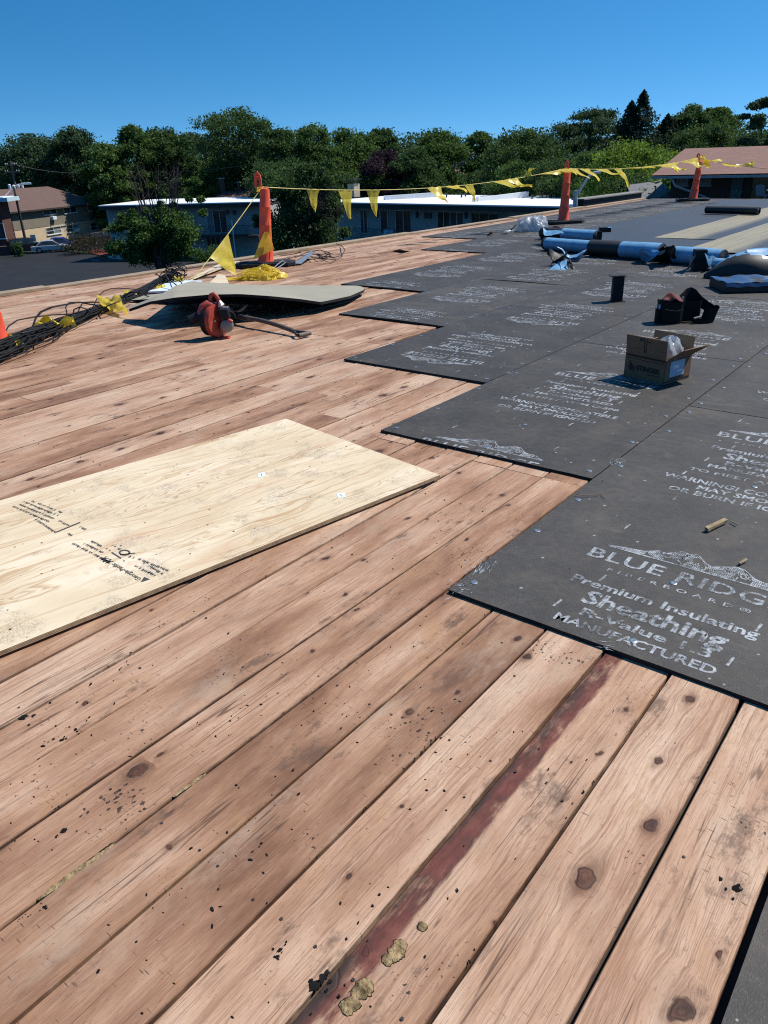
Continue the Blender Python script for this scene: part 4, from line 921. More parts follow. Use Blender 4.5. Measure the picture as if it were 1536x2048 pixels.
lbm = MB(); lbm.box((Wd + .0012, Dp * .47, .088), (.0012, Dp * .56, .098)); lbm.build('shipping_label', M['label_blue'], bx)
lp = MB(); lp.box((Wd + .0022, Dp * .42, .10), (.0006, Dp * .22, .022)); lp.box((Wd + .0022, Dp * .58, .07), (.0006, Dp * .2, .012)); lp.build('label_print', M['sticker'], bx)
def bag(u, v):
    a = u * 2 * math.pi; e = v * math.pi * .55; r = 1 + .14 * math.sin(a * 3 + v * 5) + .08 * math.sin(a * 7 - v * 9) + .05 * math.sin(a * 15 + v * 17)
    return (.055 + math.cos(a) * .085 * math.sin(e) * r, math.sin(a) * .10 * math.sin(e) * r, .115 * math.cos(e) * (1 + .15 * math.sin(a * 4)))
bg_ = MB().grid(bag, 36, 16); bo = bg_.build('plastic_bag', M['clear'], None, smooth=True, loc=c0 + Vector((math.cos(a) * Wd * .55 - math.sin(a) * Dp * .52, math.sin(a) * Wd * .55 + math.cos(a) * Dp * .52, Hh - .01)), rz=a)
tag(bo, 'clear plastic bag bulging out of the open cardboard carton', 'plastic bag')

# ---------------------------------------------------------------- tool belt
c = at(1345, 645, ST); tbt = thing('tool_belt', 'black leather tool belt with pouches and a red cloth on the sheathing', 'tool belt', c, RZ)
def pouch(cx, cy, wx, wy, h, name, m='leather', lean=0., n=18):
    def fn(u, v):
        a = u * 2 * math.pi; ca, sa = math.cos(a), math.sin(a); p = .55
        x = math.copysign(abs(ca) ** p, ca) * wx * (1 - .10 * (1 - v) + .03 * math.sin(v * 6)); y = math.copysign(abs(sa) ** p, sa) * wy * (1 - .08 * (1 - v))
        return (cx + x + lean * v * h, cy + y, v * h * (1 + .05 * math.sin(a * 2 + 1)))
    mb = MB().grid(fn, 28, 8); return mb.build(name, M[m], tbt, smooth=True)
pouch(-.035, .01, .098, .085, .185, 'main_pouch')
MB().box((-.035, 0, .006), (.15, .10, .01)).build('pouch_base', M['leather'], tbt)
MB().tube([(-.118, -.062, .172), (-.035, -.070, .165), (.048, -.062, .172)], .004, 6).build('pouch_hem', M['leather'], tbt)
MB().tube([(-.10, -.068, .125), (-.05, -.074, .112), (.0, -.074, .108), (.046, -.066, .118)], .0025, 5).build('stitching', M['card_in'], tbt)
MB().tube([(.052, -.060, .02), (.054, -.062, .19)], .004, 5).build('seam', M['wornsteel'], tbt)
def cl(u, v): return (-.12 + .17 * u, -.05 + .10 * v, .178 + .062 * math.sin(math.pi * min(1, u * 1.02)) ** .7 * math.sin(math.pi * (v * .85 + .1)) + .008 * math.sin(u * 13 + v * 5))
MB().grid(cl, 16, 10, 0, .01).build('red_cloth', M['redcloth'], tbt, smooth=True)
pouch(-.135, -.01, .020, .03, .12, 'side_pocket'); MB().tube([(-.13, -.02, .12), (-.128, -.02, .155)], .011, 8).build('marker', M['label_blue'], tbt, smooth=True)
belt = [(.03, .03, .20), (.07, .06, .225), (.12, .10, .255), (.165, .12, .262), (.21, .12, .24), (.25, .09, .19), (.30, .04, .15), (.335, -.01, .125)]
def bfn(u, v):
    f = u * (len(belt) - 1); i = min(int(f), len(belt) - 2); p = Vector(belt[i]).lerp(Vector(belt[i + 1]), f - i); return p + Vector((0, .0, -.075 * v * (1 + .3 * math.sin(u * 3))))
MB().grid(bfn, 30, 3).build('belt', M['leather'], tbt, smooth=True); MB().grid(lambda u, v: Vector(bfn(u, v)) + Vector((.003, .012, 0)), 30, 3).build('belt_lining', M['leather'], tbt, smooth=True)
pouch(.15, .07, .095, .05, .175, 'rear_pouch'); pouch(.275, -.02, .050, .05, .125, 'end_pouch', lean=.25); pouch(.22, -.06, .075, .03, .035, 'flat_pocket')
MB().box((.055, -.012, .185), (.016, .006, .05)).build('buckle', M['steel'], tbt, bevel=.002)
MB().tube([(.14, -.085, .045), (.20, -.075, .055)], .009, 8).build('hammer_handle', M['alu'], tbt, smooth=True)
MB().box((.10, -.055, .012), (.11, .02, .012)).build('strap_end', M['leather'], tbt, bevel=.003)
MB().box((-.15, -.035, .05), (.004, .02, .08)).build('hanging_strap', M['leather'], tbt)

# ---------------------------------------------------------------- vent stacks in the sheathing
def stack(label, px0, px1, py, w_, dp, h, flange=True):
    c = at((px0 + px1) / 2, py, ST); t = thing('vent_stack', label, 'vent pipe', c, RZ - .06)
    MB().box((0, dp / 2, h / 2), (w_, dp, h)).build('stack_pipe', M['darkplastic'], t, bevel=.008)
    if flange:
        MB().box((-.012, dp / 2 - .01, h + .005), (w_ + .05, dp + .02, .008)).build('stack_cap', M['wornsteel'], t, bevel=.002)
        MB().box((.03, .02, h + .012), (.05, .008, .006)).build('cap_splinter', M['sliver'], t)
    MB().box((.01, dp / 2, .004), (w_ + .025, dp + .03, .006)).build('base_flange', M['wornsteel'], t)
    return t
stack('square black vent stack with a thin cap standing alone on the sheathing', 1219, 1250, 604, .100, .09, .235)
stack('black vent stack among the blue film scraps at the end of the blue rolls', 1386, 1411, 543, .135, .12, .24, False)
t = thing('black_bracket', 'small black bracket standing on the roll ends behind the blue rolls', 'bracket', at(1197, 490, ST), RZ)
MB().box((0, 0, .10), (.07, .05, .20)).build('bracket_post', M['darkplastic'], t, bevel=.004); MB().box((.09, .05, .215), (.17, .10, .07)).build('bracket_head', M['darkplastic'], t, bevel=.006); MB().box((.15, .0, .25), (.06, .1, .004)).build('bright_tab', M['bluefilm'], t)

# ---------------------------------------------------------------- blue film-covered membrane rolls
def roll(label, A, B, r, segs, seed, flapdir=0):
    A, B = Vector(A), Vector(B); t = thing('membrane_roll', label, 'roll', A, math.atan2((B - A).y, (B - A).x), 'film covered membrane rolls lying in a row'); L = (B - A).length; x = 0
    for k, (f0, f1, m) in enumerate(segs):
        def fn(u, v, f0=f0, f1=f1):
            a = u * 2 * math.pi; rr_ = r * (1 + .05 * math.cos(a * 2 + 1) + .02 * math.sin(v * 5 + seed + a)); z = math.sin(a) * rr_ * .92 + r * .92
            return (L * (f0 + (f1 - f0) * v), math.cos(a) * rr_ * 1.08, max(.002, z))
        MB().grid(fn, 22, 6).build('film_sleeve' if m == 'bluefilm' else 'bare_roll', M[m], t, smooth=True)
    for sx in (0.002, L - .002):                            # wound end
        g = MB()
        for k in range(5):
            ro, ri = r * (1 - k * .19), r * (1 - k * .19 - .10); n = 20
            vo = [(sx, math.cos(2*math.pi*j/n) * ro * 1.02, math.sin(2*math.pi*j/n) * ro * .88 + r * .92) for j in range(n)]; vi = [(sx + (.006 if sx > .1 else -.006), math.cos(2*math.pi*j/n) * ri * 1.02, math.sin(2*math.pi*j/n) * ri * .88 + r * .92) for j in range(n)]
            g.add(vo + vi, [(j, (j+1) % n, n+(j+1) % n, n+j) for j in range(n)])
        g.build('wound_end', M['blackfilm'], t)
    return t
r1 = roll('short blue roll nearest the orange post with its left half bare black', at(1086, 478, ST), at(1194, 486, ST), .105, [(0, .40, 'blackfilm'), (.40, 1, 'bluefilm')], 1)
r2 = roll('long blue roll with black left end, directly in front of the short one', at(1091, 500, ST), at(1186, 509, ST), .10, [(0, .05, 'blackfilm'), (.05, 1, 'bluefilm')], 2)
r3 = roll('half black, half blue roll lying between the long blue roll and the crumpled fold', at(1182, 512, ST), at(1322, 522, ST), .12, [(0, .46, 'blackfilm'), (.46, 1, 'bluefilm')], 3)
r4 = roll('blue roll right of the crumpled fold, behind the black vent stack', at(1350, 527, ST), at(1444, 535, ST), .115, [(0, 1, 'bluefilm')], 4)
r5 = roll('thin blue roll end between the vent stack and the big blue mound', at(1430, 540, ST), at(1475, 545, ST), .075, [(0, 1, 'bluefilm')], 5)
def crumple(name, label, outline, seed, amp, m, cat='plastic film', n=14, th=None):
    C = [at(*p) for p in outline]; c = sum(C, Vector()) / 4; c.z = ST; rr = random.Random(seed); A = [rr.uniform(0, 6.28) for _ in range(6)]
    def fn(u, v):
        p = C[0].lerp(C[1], u).lerp(C[3].lerp(C[2], u), v) - c
        q = .9 * math.sin(u * 4 + A[0] + v * 3) + .5 * math.sin(v * 6 + A[1] - u * 4) + .25 * abs(math.sin(u * 9 + v * 6 + A[2])) - .1
        p.z = max(.003, p.z + amp * .7 * q); p.x += amp * .4 * math.sin(v * 6 + A[3] + u * 3); p.y += amp * .4 * math.sin(u * 6 + A[4]); return p
    o = MB().grid(fn, n, n, 0, th).build(name, M[m] if isinstance(m, str) else [M[k] for k in m], None, smooth=True, loc=c); return tag(o, label, cat)
crumple('film_fold', 'crumpled blue film folded over the row of rolls left of the black fold', [(1279, 500, .18), (1318, 499, .2), (1332, 508, .2), (1282, 521, .02)], 1, .05, 'bluefilm')
crumple('film_fold', 'black crumpled membrane fold poking up between two blue rolls', [(1328, 492, .26), (1355, 498, .22), (1360, 524, .02), (1306, 524, .02)], 2, .06, 'blackfilm')
crumple('film_scrap', 'twisted black and silver film scrap standing in front of the long blue roll', [(1100, 508, .16), (1128, 506, .16), (1140, 522, .12), (1104, 524, .06)], 3, .09, 'blackfilm')
crumple('film_scrap', 'pale blue film wing spreading right of the twisted black scrap', [(1110, 500, .17), (1150, 512, .10), (1176, 505, .12), (1148, 520, .03)], 4, .05, 'bluefilm')
crumple('film_scrap', 'flat triangle of pale blue film lying in front of the twisted black scrap', [(1118, 521, .10), (1134, 521, .10), (1136, 541, .01), (1098, 541, .01)], 5, .015, 'bluefilm')
crumple('film_scrap', 'dark film tail lying right of the pale blue triangle', [(1134, 521, .11), (1142, 522, .11), (1154, 541, .01), (1136, 541, .01)], 6, .03, 'blackfilm')
crumple('film_scrap', 'loose blue film flap curling off the left end of the short roll', [(1083, 455, .26), (1098, 459, .22), (1128, 468, .20), (1092, 470, .18)], 7, .03, 'bluefilm')
crumple('film_scrap', 'small blue film flap with black underside left of the black vent stack', [(1374, 512, .20), (1388, 509, .22), (1388, 533, .04), (1378, 530, .04)], 8, .04, 'bluefilm')
crumple('film_scrap', 'blue film streamer fanning out right of the black vent stack', [(1411, 510, .22), (1422, 510, .20), (1440, 528, .06), (1420, 542, .01)], 9, .04, 'bluefilm')
crumple('film_scrap', 'black film crumple between the stack and the streamer on the sheathing', [(1408, 528, .05), (1434, 530, .05), (1432, 544, .01), (1404, 544, .01)], 10, .04, 'blackfilm')
# big blue mound over a wrapped slab at the right border
mt = thing('membrane_mound', 'big folded blue-topped membrane mound at the right border, black underneath', 'roll', at(1530, 556, ST), RZ)
c = mt.location
def mound(u, v):                                            # long slumped roll; u along (picture right), v round the section
    x = -.62 + 1.75 * u; s = math.sin(min(1, u * 3.2 + .05) * math.pi / 2); a = math.pi * v
    r = .25 * s * (1 + .07 * math.sin(u * 9)); return (x, .12 - math.cos(a) * r * 1.05, .008 + math.sin(a) ** .8 * r * 1.1 + .02 * math.sin(u * 8 + v * 4))
g = MB().grid(mound, 30, 16); g.m = [1 if (f[0] % 17) < max(2, 9 - int(.62 * (f[0] // 17))) else 0 for f in g.f]; g.build('mound_skin', [M['bluefilm'], M['blackfilm']], mt, smooth=True)
def lip(u, v): return (-.22 + .95 * u, .10 - .26 * v * (.35 + .65 * u), .292 + .012 * math.sin(u * 3.1) - .10 * v * v * (.5 + .5 * u) + .006 * math.sin(u * 11 + v * 5))
MB().grid(lip, 18, 8).build('film_lip', M['bluefilm'], mt, smooth=True)
ws = thing('wrapped_slab', 'flat stack wrapped in shiny dark blue film below the blue mound', 'wrapped stack', at(1446, 588, ST), RZ - .03)
g = MB().box((.55, .24, .048), (1.05, .46, .095)); g.build('slab', M['blackfilm'], ws, bevel=.015)
MB().grid(lambda u, v: (.03 + 1.05 * u, .01 + .47 * v, .100 + .010 * math.sin(u * 14 + v * 3) * math.sin(v * 8) + .006 * math.sin(u * 31)), 26, 12).build('wrap_top', M['darkfilm'], ws, smooth=True)
MB().grid(lambda u, v: (.02 + 1.06 * u, .004 - .012 * v, .098 - .035 * v + .006 * math.sin(u * 40)), 30, 3).build('wrap_hem', M['darkfilm'], ws, smooth=True)
# black roll far back and the clear plastic lump
roll_b = at(1412, 427, ST + .02); roll_e = at(1516, 430, ST + .02)
t = roll('black membrane roll lying alone far back near the brick house', roll_b, roll_e, .085, [(0, 1, 'blackfilm')], 9)
c = at(1064, 462, ST); rr = random.Random(4); lp_ = MB()
def lump(u, v):
    a = u * 2 * math.pi; e = v * math.pi / 2; r = 1 + .13 * math.sin(a * 4 + v * 6) * math.sin(e) + .07 * math.sin(a * 9 - v * 8) * math.sin(e) + .035 * math.sin(a * 15 + v * 17)
    return (math.cos(a) * .29 * math.sin(e) ** .8 * r, math.sin(a) * .22 * math.sin(e) ** .8 * r, max(.004, .255 * math.cos(e) ** .75 * (1 + .16 * math.sin(a * 5 + 2) * math.sin(e)) * r))
lp_.grid(lump, 54, 22); t = thing('plastic_lump', 'crumpled lump of clear plastic film on the sheathing left of an orange post', 'plastic film', c, RZ)
lp_.build('film_skin', M['clear'], t, smooth=True); MB().grid(lambda u, v: [x * .82 for x in lump(u, v)], 30, 12).build('inner_film', M['clear'], t, smooth=True)
MB().grid(lambda u, v: (-.30 - .12 * v, -.05 + .1 * u, .10 * (1 - v) + .01 + .02 * math.sin(u * 6)), 6, 6).build('dark_tail', M['blackfilm'], t, smooth=True)
MB().grid(lambda u, v: (-.34 - .35 * v, -.13 + .05 * u + .03 * math.sin(v * 9), .006 + .03 * abs(math.sin(u * 5 + v * 9))), 4, 12).build('thin_tail', M['clear'], t, smooth=True)
crumple('paper_scrap', 'small dark scrap with a pale end on the sheathing left of the plastic lump', [(972, 468, .05), (982, 465, .08), (986, 469, .03), (976, 472, .01)], 12, .02, 'card', 'scrap', 6)
crumple('paper_scrap', 'flat dark scrap lying just left of the plastic tail', [(1000, 468, .02), (1012, 466, .04), (1018, 468, .02), (1006, 470, .01)], 13, .01, 'blackfilm', 'scrap', 6)
crumple('paper_scrap', 'dark rag in front of the rubber base above the short blue roll', [(1102, 455, .03), (1120, 453, .10), (1120, 460, .03), (1104, 460, .02)], 14, .03, 'redcloth', 'rag', 6)
# splinters and offcuts on the near sheet
def stick(label, p, q, wd, ht, m='sliver', name='wood_sliver'):
    a, b = at(*p), at(*q); t = (b - a); L = t.length; o = MB().box((0, 0, ht / 2), (L, wd, ht)); rr = random.Random(int(p[0]))
    o.v = [(x, y * (1 + .3 * rr.uniform(-1, 1)), z * (1 + .3 * rr.uniform(-1, 1))) for x, y, z in o.v]
    return tag(o.build(name, M[m], None, loc=((a.x + b.x) / 2, (a.y + b.y) / 2, ST + .007), rz=math.atan2(t.y, t.x), bevel=.0012), label, 'wood scrap', 'splinters on the near sheathing')
stick('stubby square wood offcut on the nearest sheathing above the mountain emblem', (1412, 1065, ST), (1450, 1047, ST), .016, .014)
stick('thin wood splinter just right of the stubby offcut', (1460, 1046, ST), (1474, 1053, ST), .005, .004)
stick('pale bent wood chip near the mountain emblem at the right border', (1478, 1132, ST), (1492, 1124, ST), .009, .006)
wl = MB().tube([at(1150, 988, ST + .009), at(1172, 991, ST + .009), at(1195, 988, ST + .012), at(1204, 985, ST + .012), at(1212, 995, ST + .009)], .0016, 6); tag(wl.build('bent_wire', M['card_in'], None, smooth=True), 'thin bent strand lying near the left edge of the nearest sheathing', 'wire')
M['whitemetal0'] = simple('pale_pipe_paint', (.6, .63, .65), .4, .1, 3)
# curved metal pipe at the roof edge
pt = thing('bent_pipe', 'pale metal pipe bent over at the top, standing at the far roof edge', 'pipe', at(1148, 413), 0); b0 = pt.location
dist = math.hypot(b0.x, b0.y); W = lambda px, py: far(px, py, dist) - b0
MB().tube([W(1150, 424), W(1151, 398), W(1152, 381)], .062, 12).build('standpipe', M['steel'], pt, smooth=True)
MB().tube([W(1156, 388), W(1163, 375), W(1172, 360), W(1180, 350), W(1190, 345), W(1202, 344)], .034, 10).build('curved_pipe', M['whitemetal0'], pt, smooth=True)
# ---------------------------------------------------------------- ground, lot, walks
def brick_material(name, c1, c2, mortar, sx=.21, sy=.075):
    t = NT(name); P = t.n('TexCoord').outputs['Object']; s = t.n('SeparateXYZ'); t.set(s.inputs[0], P)
    cv = t.n('CombineXYZ'); t.set(cv.inputs[0], t.math('ADD', s.outputs[0], s.outputs[1])); t.set(cv.inputs[1], s.outputs[2])
    b = t.n('TexBrick'); t.set(b.inputs['Vector'], cv.outputs[0]); b.inputs['Scale'].default_value = 1.; b.inputs['Brick Width'].default_value = sx; b.inputs['Row Height'].default_value = sy; b.inputs['Mortar Size'].default_value = .008
    for k, c in (('Color1', c1), ('Color2', c2), ('Mortar', mortar)): b.inputs[k].default_value = (*c, 1)
    n = t.noise(P, 1.2, 4, .6); t.set(t.p.inputs['Base Color'], t.mix(t.rng(n, .3, .7, 0, .35), b.outputs['Color'], tuple(x * .6 for x in c1))); t.set(t.p.inputs['Roughness'], .85); t.bump(b.outputs['Fac'], -.4, .01); return t.mat
def shingle_material(name, col):
    t = NT(name); P = t.obj(); s = t.n('SeparateXYZ'); t.set(s.inputs[0], P); cv = t.n('CombineXYZ'); t.set(cv.inputs[0], s.outputs[0]); t.set(cv.inputs[1], t.math('ADD', s.outputs[1], s.outputs[2]))
    b = t.n('TexBrick'); t.set(b.inputs['Vector'], cv.outputs[0]); b.inputs['Scale'].default_value = 1.; b.inputs['Brick Width'].default_value = .32; b.inputs['Row Height'].default_value = .19; b.inputs['Mortar Size'].default_value = .012
    b.inputs['Color1'].default_value = (*col, 1); b.inputs['Color2'].default_value = (*[x * .72 for x in col], 1); b.inputs['Mortar'].default_value = (*[x * .5 for x in col], 1)
    n = t.noise(P, 1.4, 5, .65); n2 = t.noise(P, 14., 3, .7); c = t.mix(t.rng(n2, .3, .7, 0, .5), b.outputs['Color'], tuple(min(1, x * 1.35) for x in col)); t.set(t.p.inputs['Base Color'], t.mix(t.rng(n, .35, .7, 0, .4), c, tuple(x * .7 for x in col))); t.set(t.p.inputs['Roughness'], .9); return t.mat
M['asphalt'] = simple('sealed_asphalt', (.012, .014, .018), .82, .3, .5, .2, 0, .3, 60); M['lawn'] = simple('lawn_soil', (.035, .055, .022), .95, .5, .4, .3, 0, .2, 8, (.05, .045, .03)); M['concrete'] = simple('pale_concrete', (.44, .41, .36), .85, .15, 1.5, .1)
M['mulch'] = simple('red_mulch', (.16, .045, .032), .95, .5, 6, .5, 0, .2, 20); M['white_roof'] = simple('white_roof_coating', (.74, .76, .78), .55, .08, .6, .05); M['fascia'] = simple('dark_fascia', (.035, .03, .027), .7, .3, 2)
M['stucco'] = simple('grey_render', (.37, .36, .335), .9, .15, 1.2, .1); M['tanpanel'] = simple('brown_grey_panel', (.19, .165, .125), .9, .1, .8); M['tanbrick'] = brick_material('tan_brick', (.60, .46, .29), (.52, .39, .24), (.55, .47, .36))
M['redbrick'] = brick_material('red_brick', (.105, .034, .024), (.07, .025, .019), (.08, .06, .05)); M['brownbrick'] = brick_material('dark_brown_brick', (.10, .052, .036), (.07, .038, .03), (.08, .065, .055))
M['shingle'] = shingle_material('brown_shingle', (.115, .068, .056)); M['shingle_r'] = shingle_material('red_brown_shingle', (.215, .115, .09)); M['shingle_g'] = shingle_material('grey_shingle', (.16, .16, .165)); M['shingle_p'] = shingle_material('pink_shingle', (.30, .15, .13))
M['winframe'] = simple('white_window_frame', (.62, .63, .62), .5, .08, 4); M['whitemetal'] = simple('painted_white_metal', (.66, .70, .74), .45, .08, 2); M['bluefascia'] = simple('pale_blue_fascia', (.42, .55, .60), .5, .1, 1.)
def glass_material():
    t = NT('dark_window_glass'); n = t.noise(t.obj(), .9, 3, .6); t.set(t.p.inputs['Base Color'], t.ramp(n, [(.35, (.012, .016, .02)), (.7, (.05, .062, .07))])); t.set(t.p.inputs['Roughness'], .08); t.set(t.p.inputs['Specular IOR Level'], .6); return t.mat
M['glass'] = glass_material(); M['curtain'] = simple('curtain_behind_glass', (.16, .20, .21), .35, .4, 9); M['polewood'] = simple('utility_pole_wood', (.12, .10, .085), .9, .2, 3); M['polesteel'] = simple('dark_pole_paint', (.035, .037, .04), .5, .2, 3)
M['pale_trim'] = simple('pale_limestone', (.46, .42, .34), .85, .1, 2); M['chimbrick'] = brick_material('chimney_brick', (.11, .06, .045), (.08, .045, .035), (.1, .08, .07))

tag(MB().grid(lambda u, v: ((u - .5) * 1600, (v - .5) * 1600, GZ - .06), 8, 8).build('ground', M['lawn']), kind='structure')
lotp = [at(*p, GZ) for p in ((-260, 522), (0, 511), (78, 503), (130, 499), (172, 506), (206, 515), (255, 521), (330, 525), (420, 519), (500, 514), (600, 506), (720, 494))]
lot = MB().prism([(p.x, p.y) for p in lotp] + [(-12, 40), (-9, 30), (-9.6, -10), (-60, -30), (-110, 10)], GZ - .05, GZ - .004); tag(lot.build('parking_lot', M['asphalt']), kind='structure')
lot2 = [at(*p, GZ) for p in ((36, 497), (130, 488), (205, 484), (215, 492), (176, 502), (130, 497), (78, 502))]
tag(MB().prism([(p.x, p.y) for p in lot2], GZ - .05, GZ).build('rear_lot', M['asphalt']), kind='structure')
mu = [at(*p, GZ) for p in ((176, 505), (205, 513), (232, 517), (238, 508), (205, 500), (185, 500))]
tag(MB().prism([(p.x, p.y) for p in mu], GZ - .05, GZ + .06).build('mulch_bed', M['mulch']), kind='structure')
mu = [at(*p, GZ) for p in ((470, 518), (560, 510), (700, 497), (690, 492), (560, 503), (470, 512))]
tag(MB().prism([(p.x, p.y) for p in mu], GZ - .05, GZ + .05).build('mulch_bed', M['mulch']), kind='structure')
for P in (((216, 515), (250, 520), (262, 515), (238, 509)), ((385, 516), (480, 513), (478, 509), (390, 511))):
    q = [at(*p, GZ) for p in P]; tag(MB().prism([(p.x, p.y) for p in q], GZ - .05, GZ + .12).build('sidewalk', M['concrete']), kind='structure')
q = [at(*p, GZ) for p in ((182, 519), (196, 519), (198, 522), (184, 522))]; tag(MB().prism([(p.x, p.y) for p in q], GZ - .003, GZ + .002).build('lot_patch', M['polewood']), kind='structure')
# walls under our own roof
tag(wall_b.build('brick_building', M['redbrick']), 'brick block whose torn-open plank roof fills the foreground', 'building')

# ---------------------------------------------------------------- building helpers (local x along the face, y into the building)
def facade(name, label, P, Q, cat='building'):
    P, Q = Vector((P[0], P[1], 0)), Vector((Q[0], Q[1], 0)); d = Q - P
    return thing(name, label, cat, (P.x, P.y, 0), math.atan2(d.y, d.x)), d.length, P, Q
def window(par, x0, x1, z0, z1, y=0., panes=2, mat='winframe', mull=1, dark=None, name='window', sill=True):
    f = MB(); t_ = .05; cx, cz = (x0 + x1) / 2, (z0 + z1) / 2
    f.box((cx, y - .03, z1 - t_ / 2), (x1 - x0, .08, t_)); f.box((cx, y - .03, z0 + t_ / 2), (x1 - x0, .08, t_))
    for x in [x0 + t_ / 2, x1 - t_ / 2] + [x0 + (x1 - x0) * k / panes for k in range(1, panes)]: f.box((x, y - .03, cz), (t_, .075, z1 - z0 - 2 * t_ - .004))
    if mull == 2: f.box((cx, y - .025, cz), (x1 - x0 - .12, .05, t_ * .8))
    if sill: f.box((cx, y - .06, z0 - .045), (x1 - x0 + .12, .16, .08))
    w_ = f.build(name, M[mat], par)
    for k in range(panes):
        a, b = x0 + (x1 - x0) * k / panes, x0 + (x1 - x0) * (k + 1) / panes
        MB().box(((a + b) / 2, y + .0, cz), (b - a - .06, .02, z1 - z0 - .1)).build('pane', M[(dark or ['glass'])[k % len(dark or [1])]], w_)
    return w_
def hip_roof(par, x0, x1, y0, y1, ze, zr, ridge, mat, over=.5, name='roof', fascia=.18, fm='fascia'):
    a, b, c, d = x0 - over, x1 + over, y0 - over, y1 + over; ym = (c + d) / 2; r0, r1 = ridge
    mb = MB(); mb.add([(a, c, ze), (b, c, ze), (b, d, ze), (a, d, ze), (r0, ym, zr), (r1, ym, zr)], [(0, 1, 5, 4), (1, 2, 5), (2, 3, 4, 5), (3, 0, 4), (3, 2, 1, 0)]); rf = mb.build(name, M[mat], par)
    MB().box(((a + b) / 2, (c + d) / 2, ze - fascia / 2 - .002), (b - a - .02, d - c - .02, fascia)).build('fascia', M[fm], rf); return rf

# tan apartment block at far left
TP, TQ = far(14, 494, 90. * DS), far(208, 480, 103. * DS)
tb, TL, P, Q = facade('apartment_block', 'two-storey tan brick block with brown upper storey and broad brown shingle roof', TP, TQ)
tb.location = (P.x, P.y, 0); hx = lambda px, py: hit(px, py, P, Q)
zmid = hx(120, 449)[1]; zeave = hx(115, 414)[1]
MB().box((TL / 2, 4, (GZ + zmid) / 2), (TL, 8, zmid - GZ)).build('lower_wall', M['tanbrick'], tb); MB().box((TL / 2, 3.96, (zmid + zeave) / 2 + .001), (TL + .06, 8, zeave - zmid - .004)).build('upper_wall', M['tanpanel'], tb)
MB().box((TL * .72, -.07, zmid - .12), (TL * .56, .12, .22)).build('stone_band', M['pale_trim'], tb)
rl = far(0, 374, P.length + 6); hip_roof(tb, -18, TL, 0, 8, zeave, zeave + 2.5, (-12, TL - 5), 'shingle', .6)
for px0, px1, py0, py1 in ((87, 111, 415, 431), (128, 151, 411, 428), (176, 199, 408, 423)):
    a, b = hx(px0, py1), hx(px1, py0); wn_ = window(tb, a[0], b[0], a[1] + .05, b[1], -.03, 2, 'winframe', 1, ['curtain', 'glass'])
for i, (px0, px1, py0, py1) in enumerate(((94, 120, 452, 471), (134, 156, 448, 466), (182, 204, 443, 462))):
    a, b = hx(px0, py1), hx(px1, py0); wn_ = window(tb, a[0], b[0], a[1] + .05, b[1], 0, 2, 'winframe', 2, ['glass', 'curtain'])
a = hx(104, 436); MB().box((a[0], -.25, a[1]), (.75, .5, .42)).build('air_conditioner', M['whitemetal'], tb, bevel=.03); a = hx(151, 460); MB().box((a[0], -.25, a[1]), (.6, .5, .4)).build('air_conditioner', M['whitemetal'], tb, bevel=.03)
for px, py, hh in ((180, 396, .3), (149, 383, .8)):
    a = hx(px, py); MB().box((a[0], 3.6, zeave + 1.3 + hh / 2), (.35, .35, hh)).build('roof_vent', M['polesteel'], tb)

# brick building with a pale blue fascia at the left border
LP_, LQ = at(-160, 517, GZ), at(20, 509, GZ); fb, LL_, P, Q = facade('brick_annex', 'dark red brick building with a pale blue flat roof edge at the left border', LP_, LQ)
zt = hit(40, 402, P, Q)[1]
MB().box((LL_ / 2, 1.6, (GZ + zt) / 2), (LL_, 3.2, zt - GZ - .01)).build('wall', M['redbrick'], fb); MB().box((LL_ / 2 + .6, 1.3, zt + .22), (LL_ + 1.6, 4.4, .42)).build('flat_roof', M['bluefascia'], fb); MB().box((LL_ / 2 + .4, 1.4, zt + .47), (LL_ + .9, 3.8, .08)).build('roof_membrane', M['whitemetal'], fb)
a, b = hit(-14, 478, P, Q), hit(6, 446, P, Q); window(fb, a[0], b[0], a[1], b[1], 0, 1, 'bluefascia')
MB().box((LL_ - .2, -.5, GZ + .5), (1.2, .9, 1.0)).build('brick_base', M['redbrick'], fb)

# flat white-roofed motel block
WZ = -2.25
def flat_block(name, label, A, B, depth, over, zr, zg=GZ):
    t, L, P, Q = facade(name, label, A, B); w_ = zr - .40
    MB().box((L / 2, over + depth / 2, (zg + w_) / 2), (L - .1, depth, w_ - zg)).build('wall', M['stucco'], t)
    MB().box((L / 2, (depth + over) / 2, zr - .22), (L, depth + over, .34)).build('fascia', M['fascia'], t); MB().box((L / 2, (depth + over) / 2, zr), (L + .08, depth + over + .08, .10)).build('white_roof', M['white_roof'], t)
    return t, L, P, Q
A, B = at(632, 404.5, WZ), at(1290, 417, WZ)
fbk, FL, P, Q = flat_block('flat_roofed_block', 'low grey block with a bright white flat roof, sliding doors and wall lamps', A, B, 11., 1.0, WZ)
dv = (Q - P).normalized(); nv = Vector((-dv.y, dv.x, 0)); P2, Q2 = P + nv * 1.0, Q + nv * 1.0
hx = lambda px, py: hit(px, py, P2, Q2)
for px0, px1, py0, py1, kind in ((722, 735, 419, 462, 0), (762, 823, 421, 470, 1), (875, 928, 424, 472, 2), (942, 1016, 427, 470, 3)):
    a, b = hx(px0, py1), hx(px1, py0); z1 = b[1]; z0 = z1 - 2.05 if kind < 3 else z1 - 1.25
    window(fbk, a[0], b[0], z0, z1, 1.0, (2, 4, 4, 4)[kind], 'stucco' if kind == 3 else 'winframe', 1, ['glass', 'curtain', 'glass', 'glass'] if kind == 1 else ['glass', 'glass', 'glass', 'curtain' if kind == 3 else 'glass'], 'sliding_door' if kind < 3 else 'window', kind == 3)
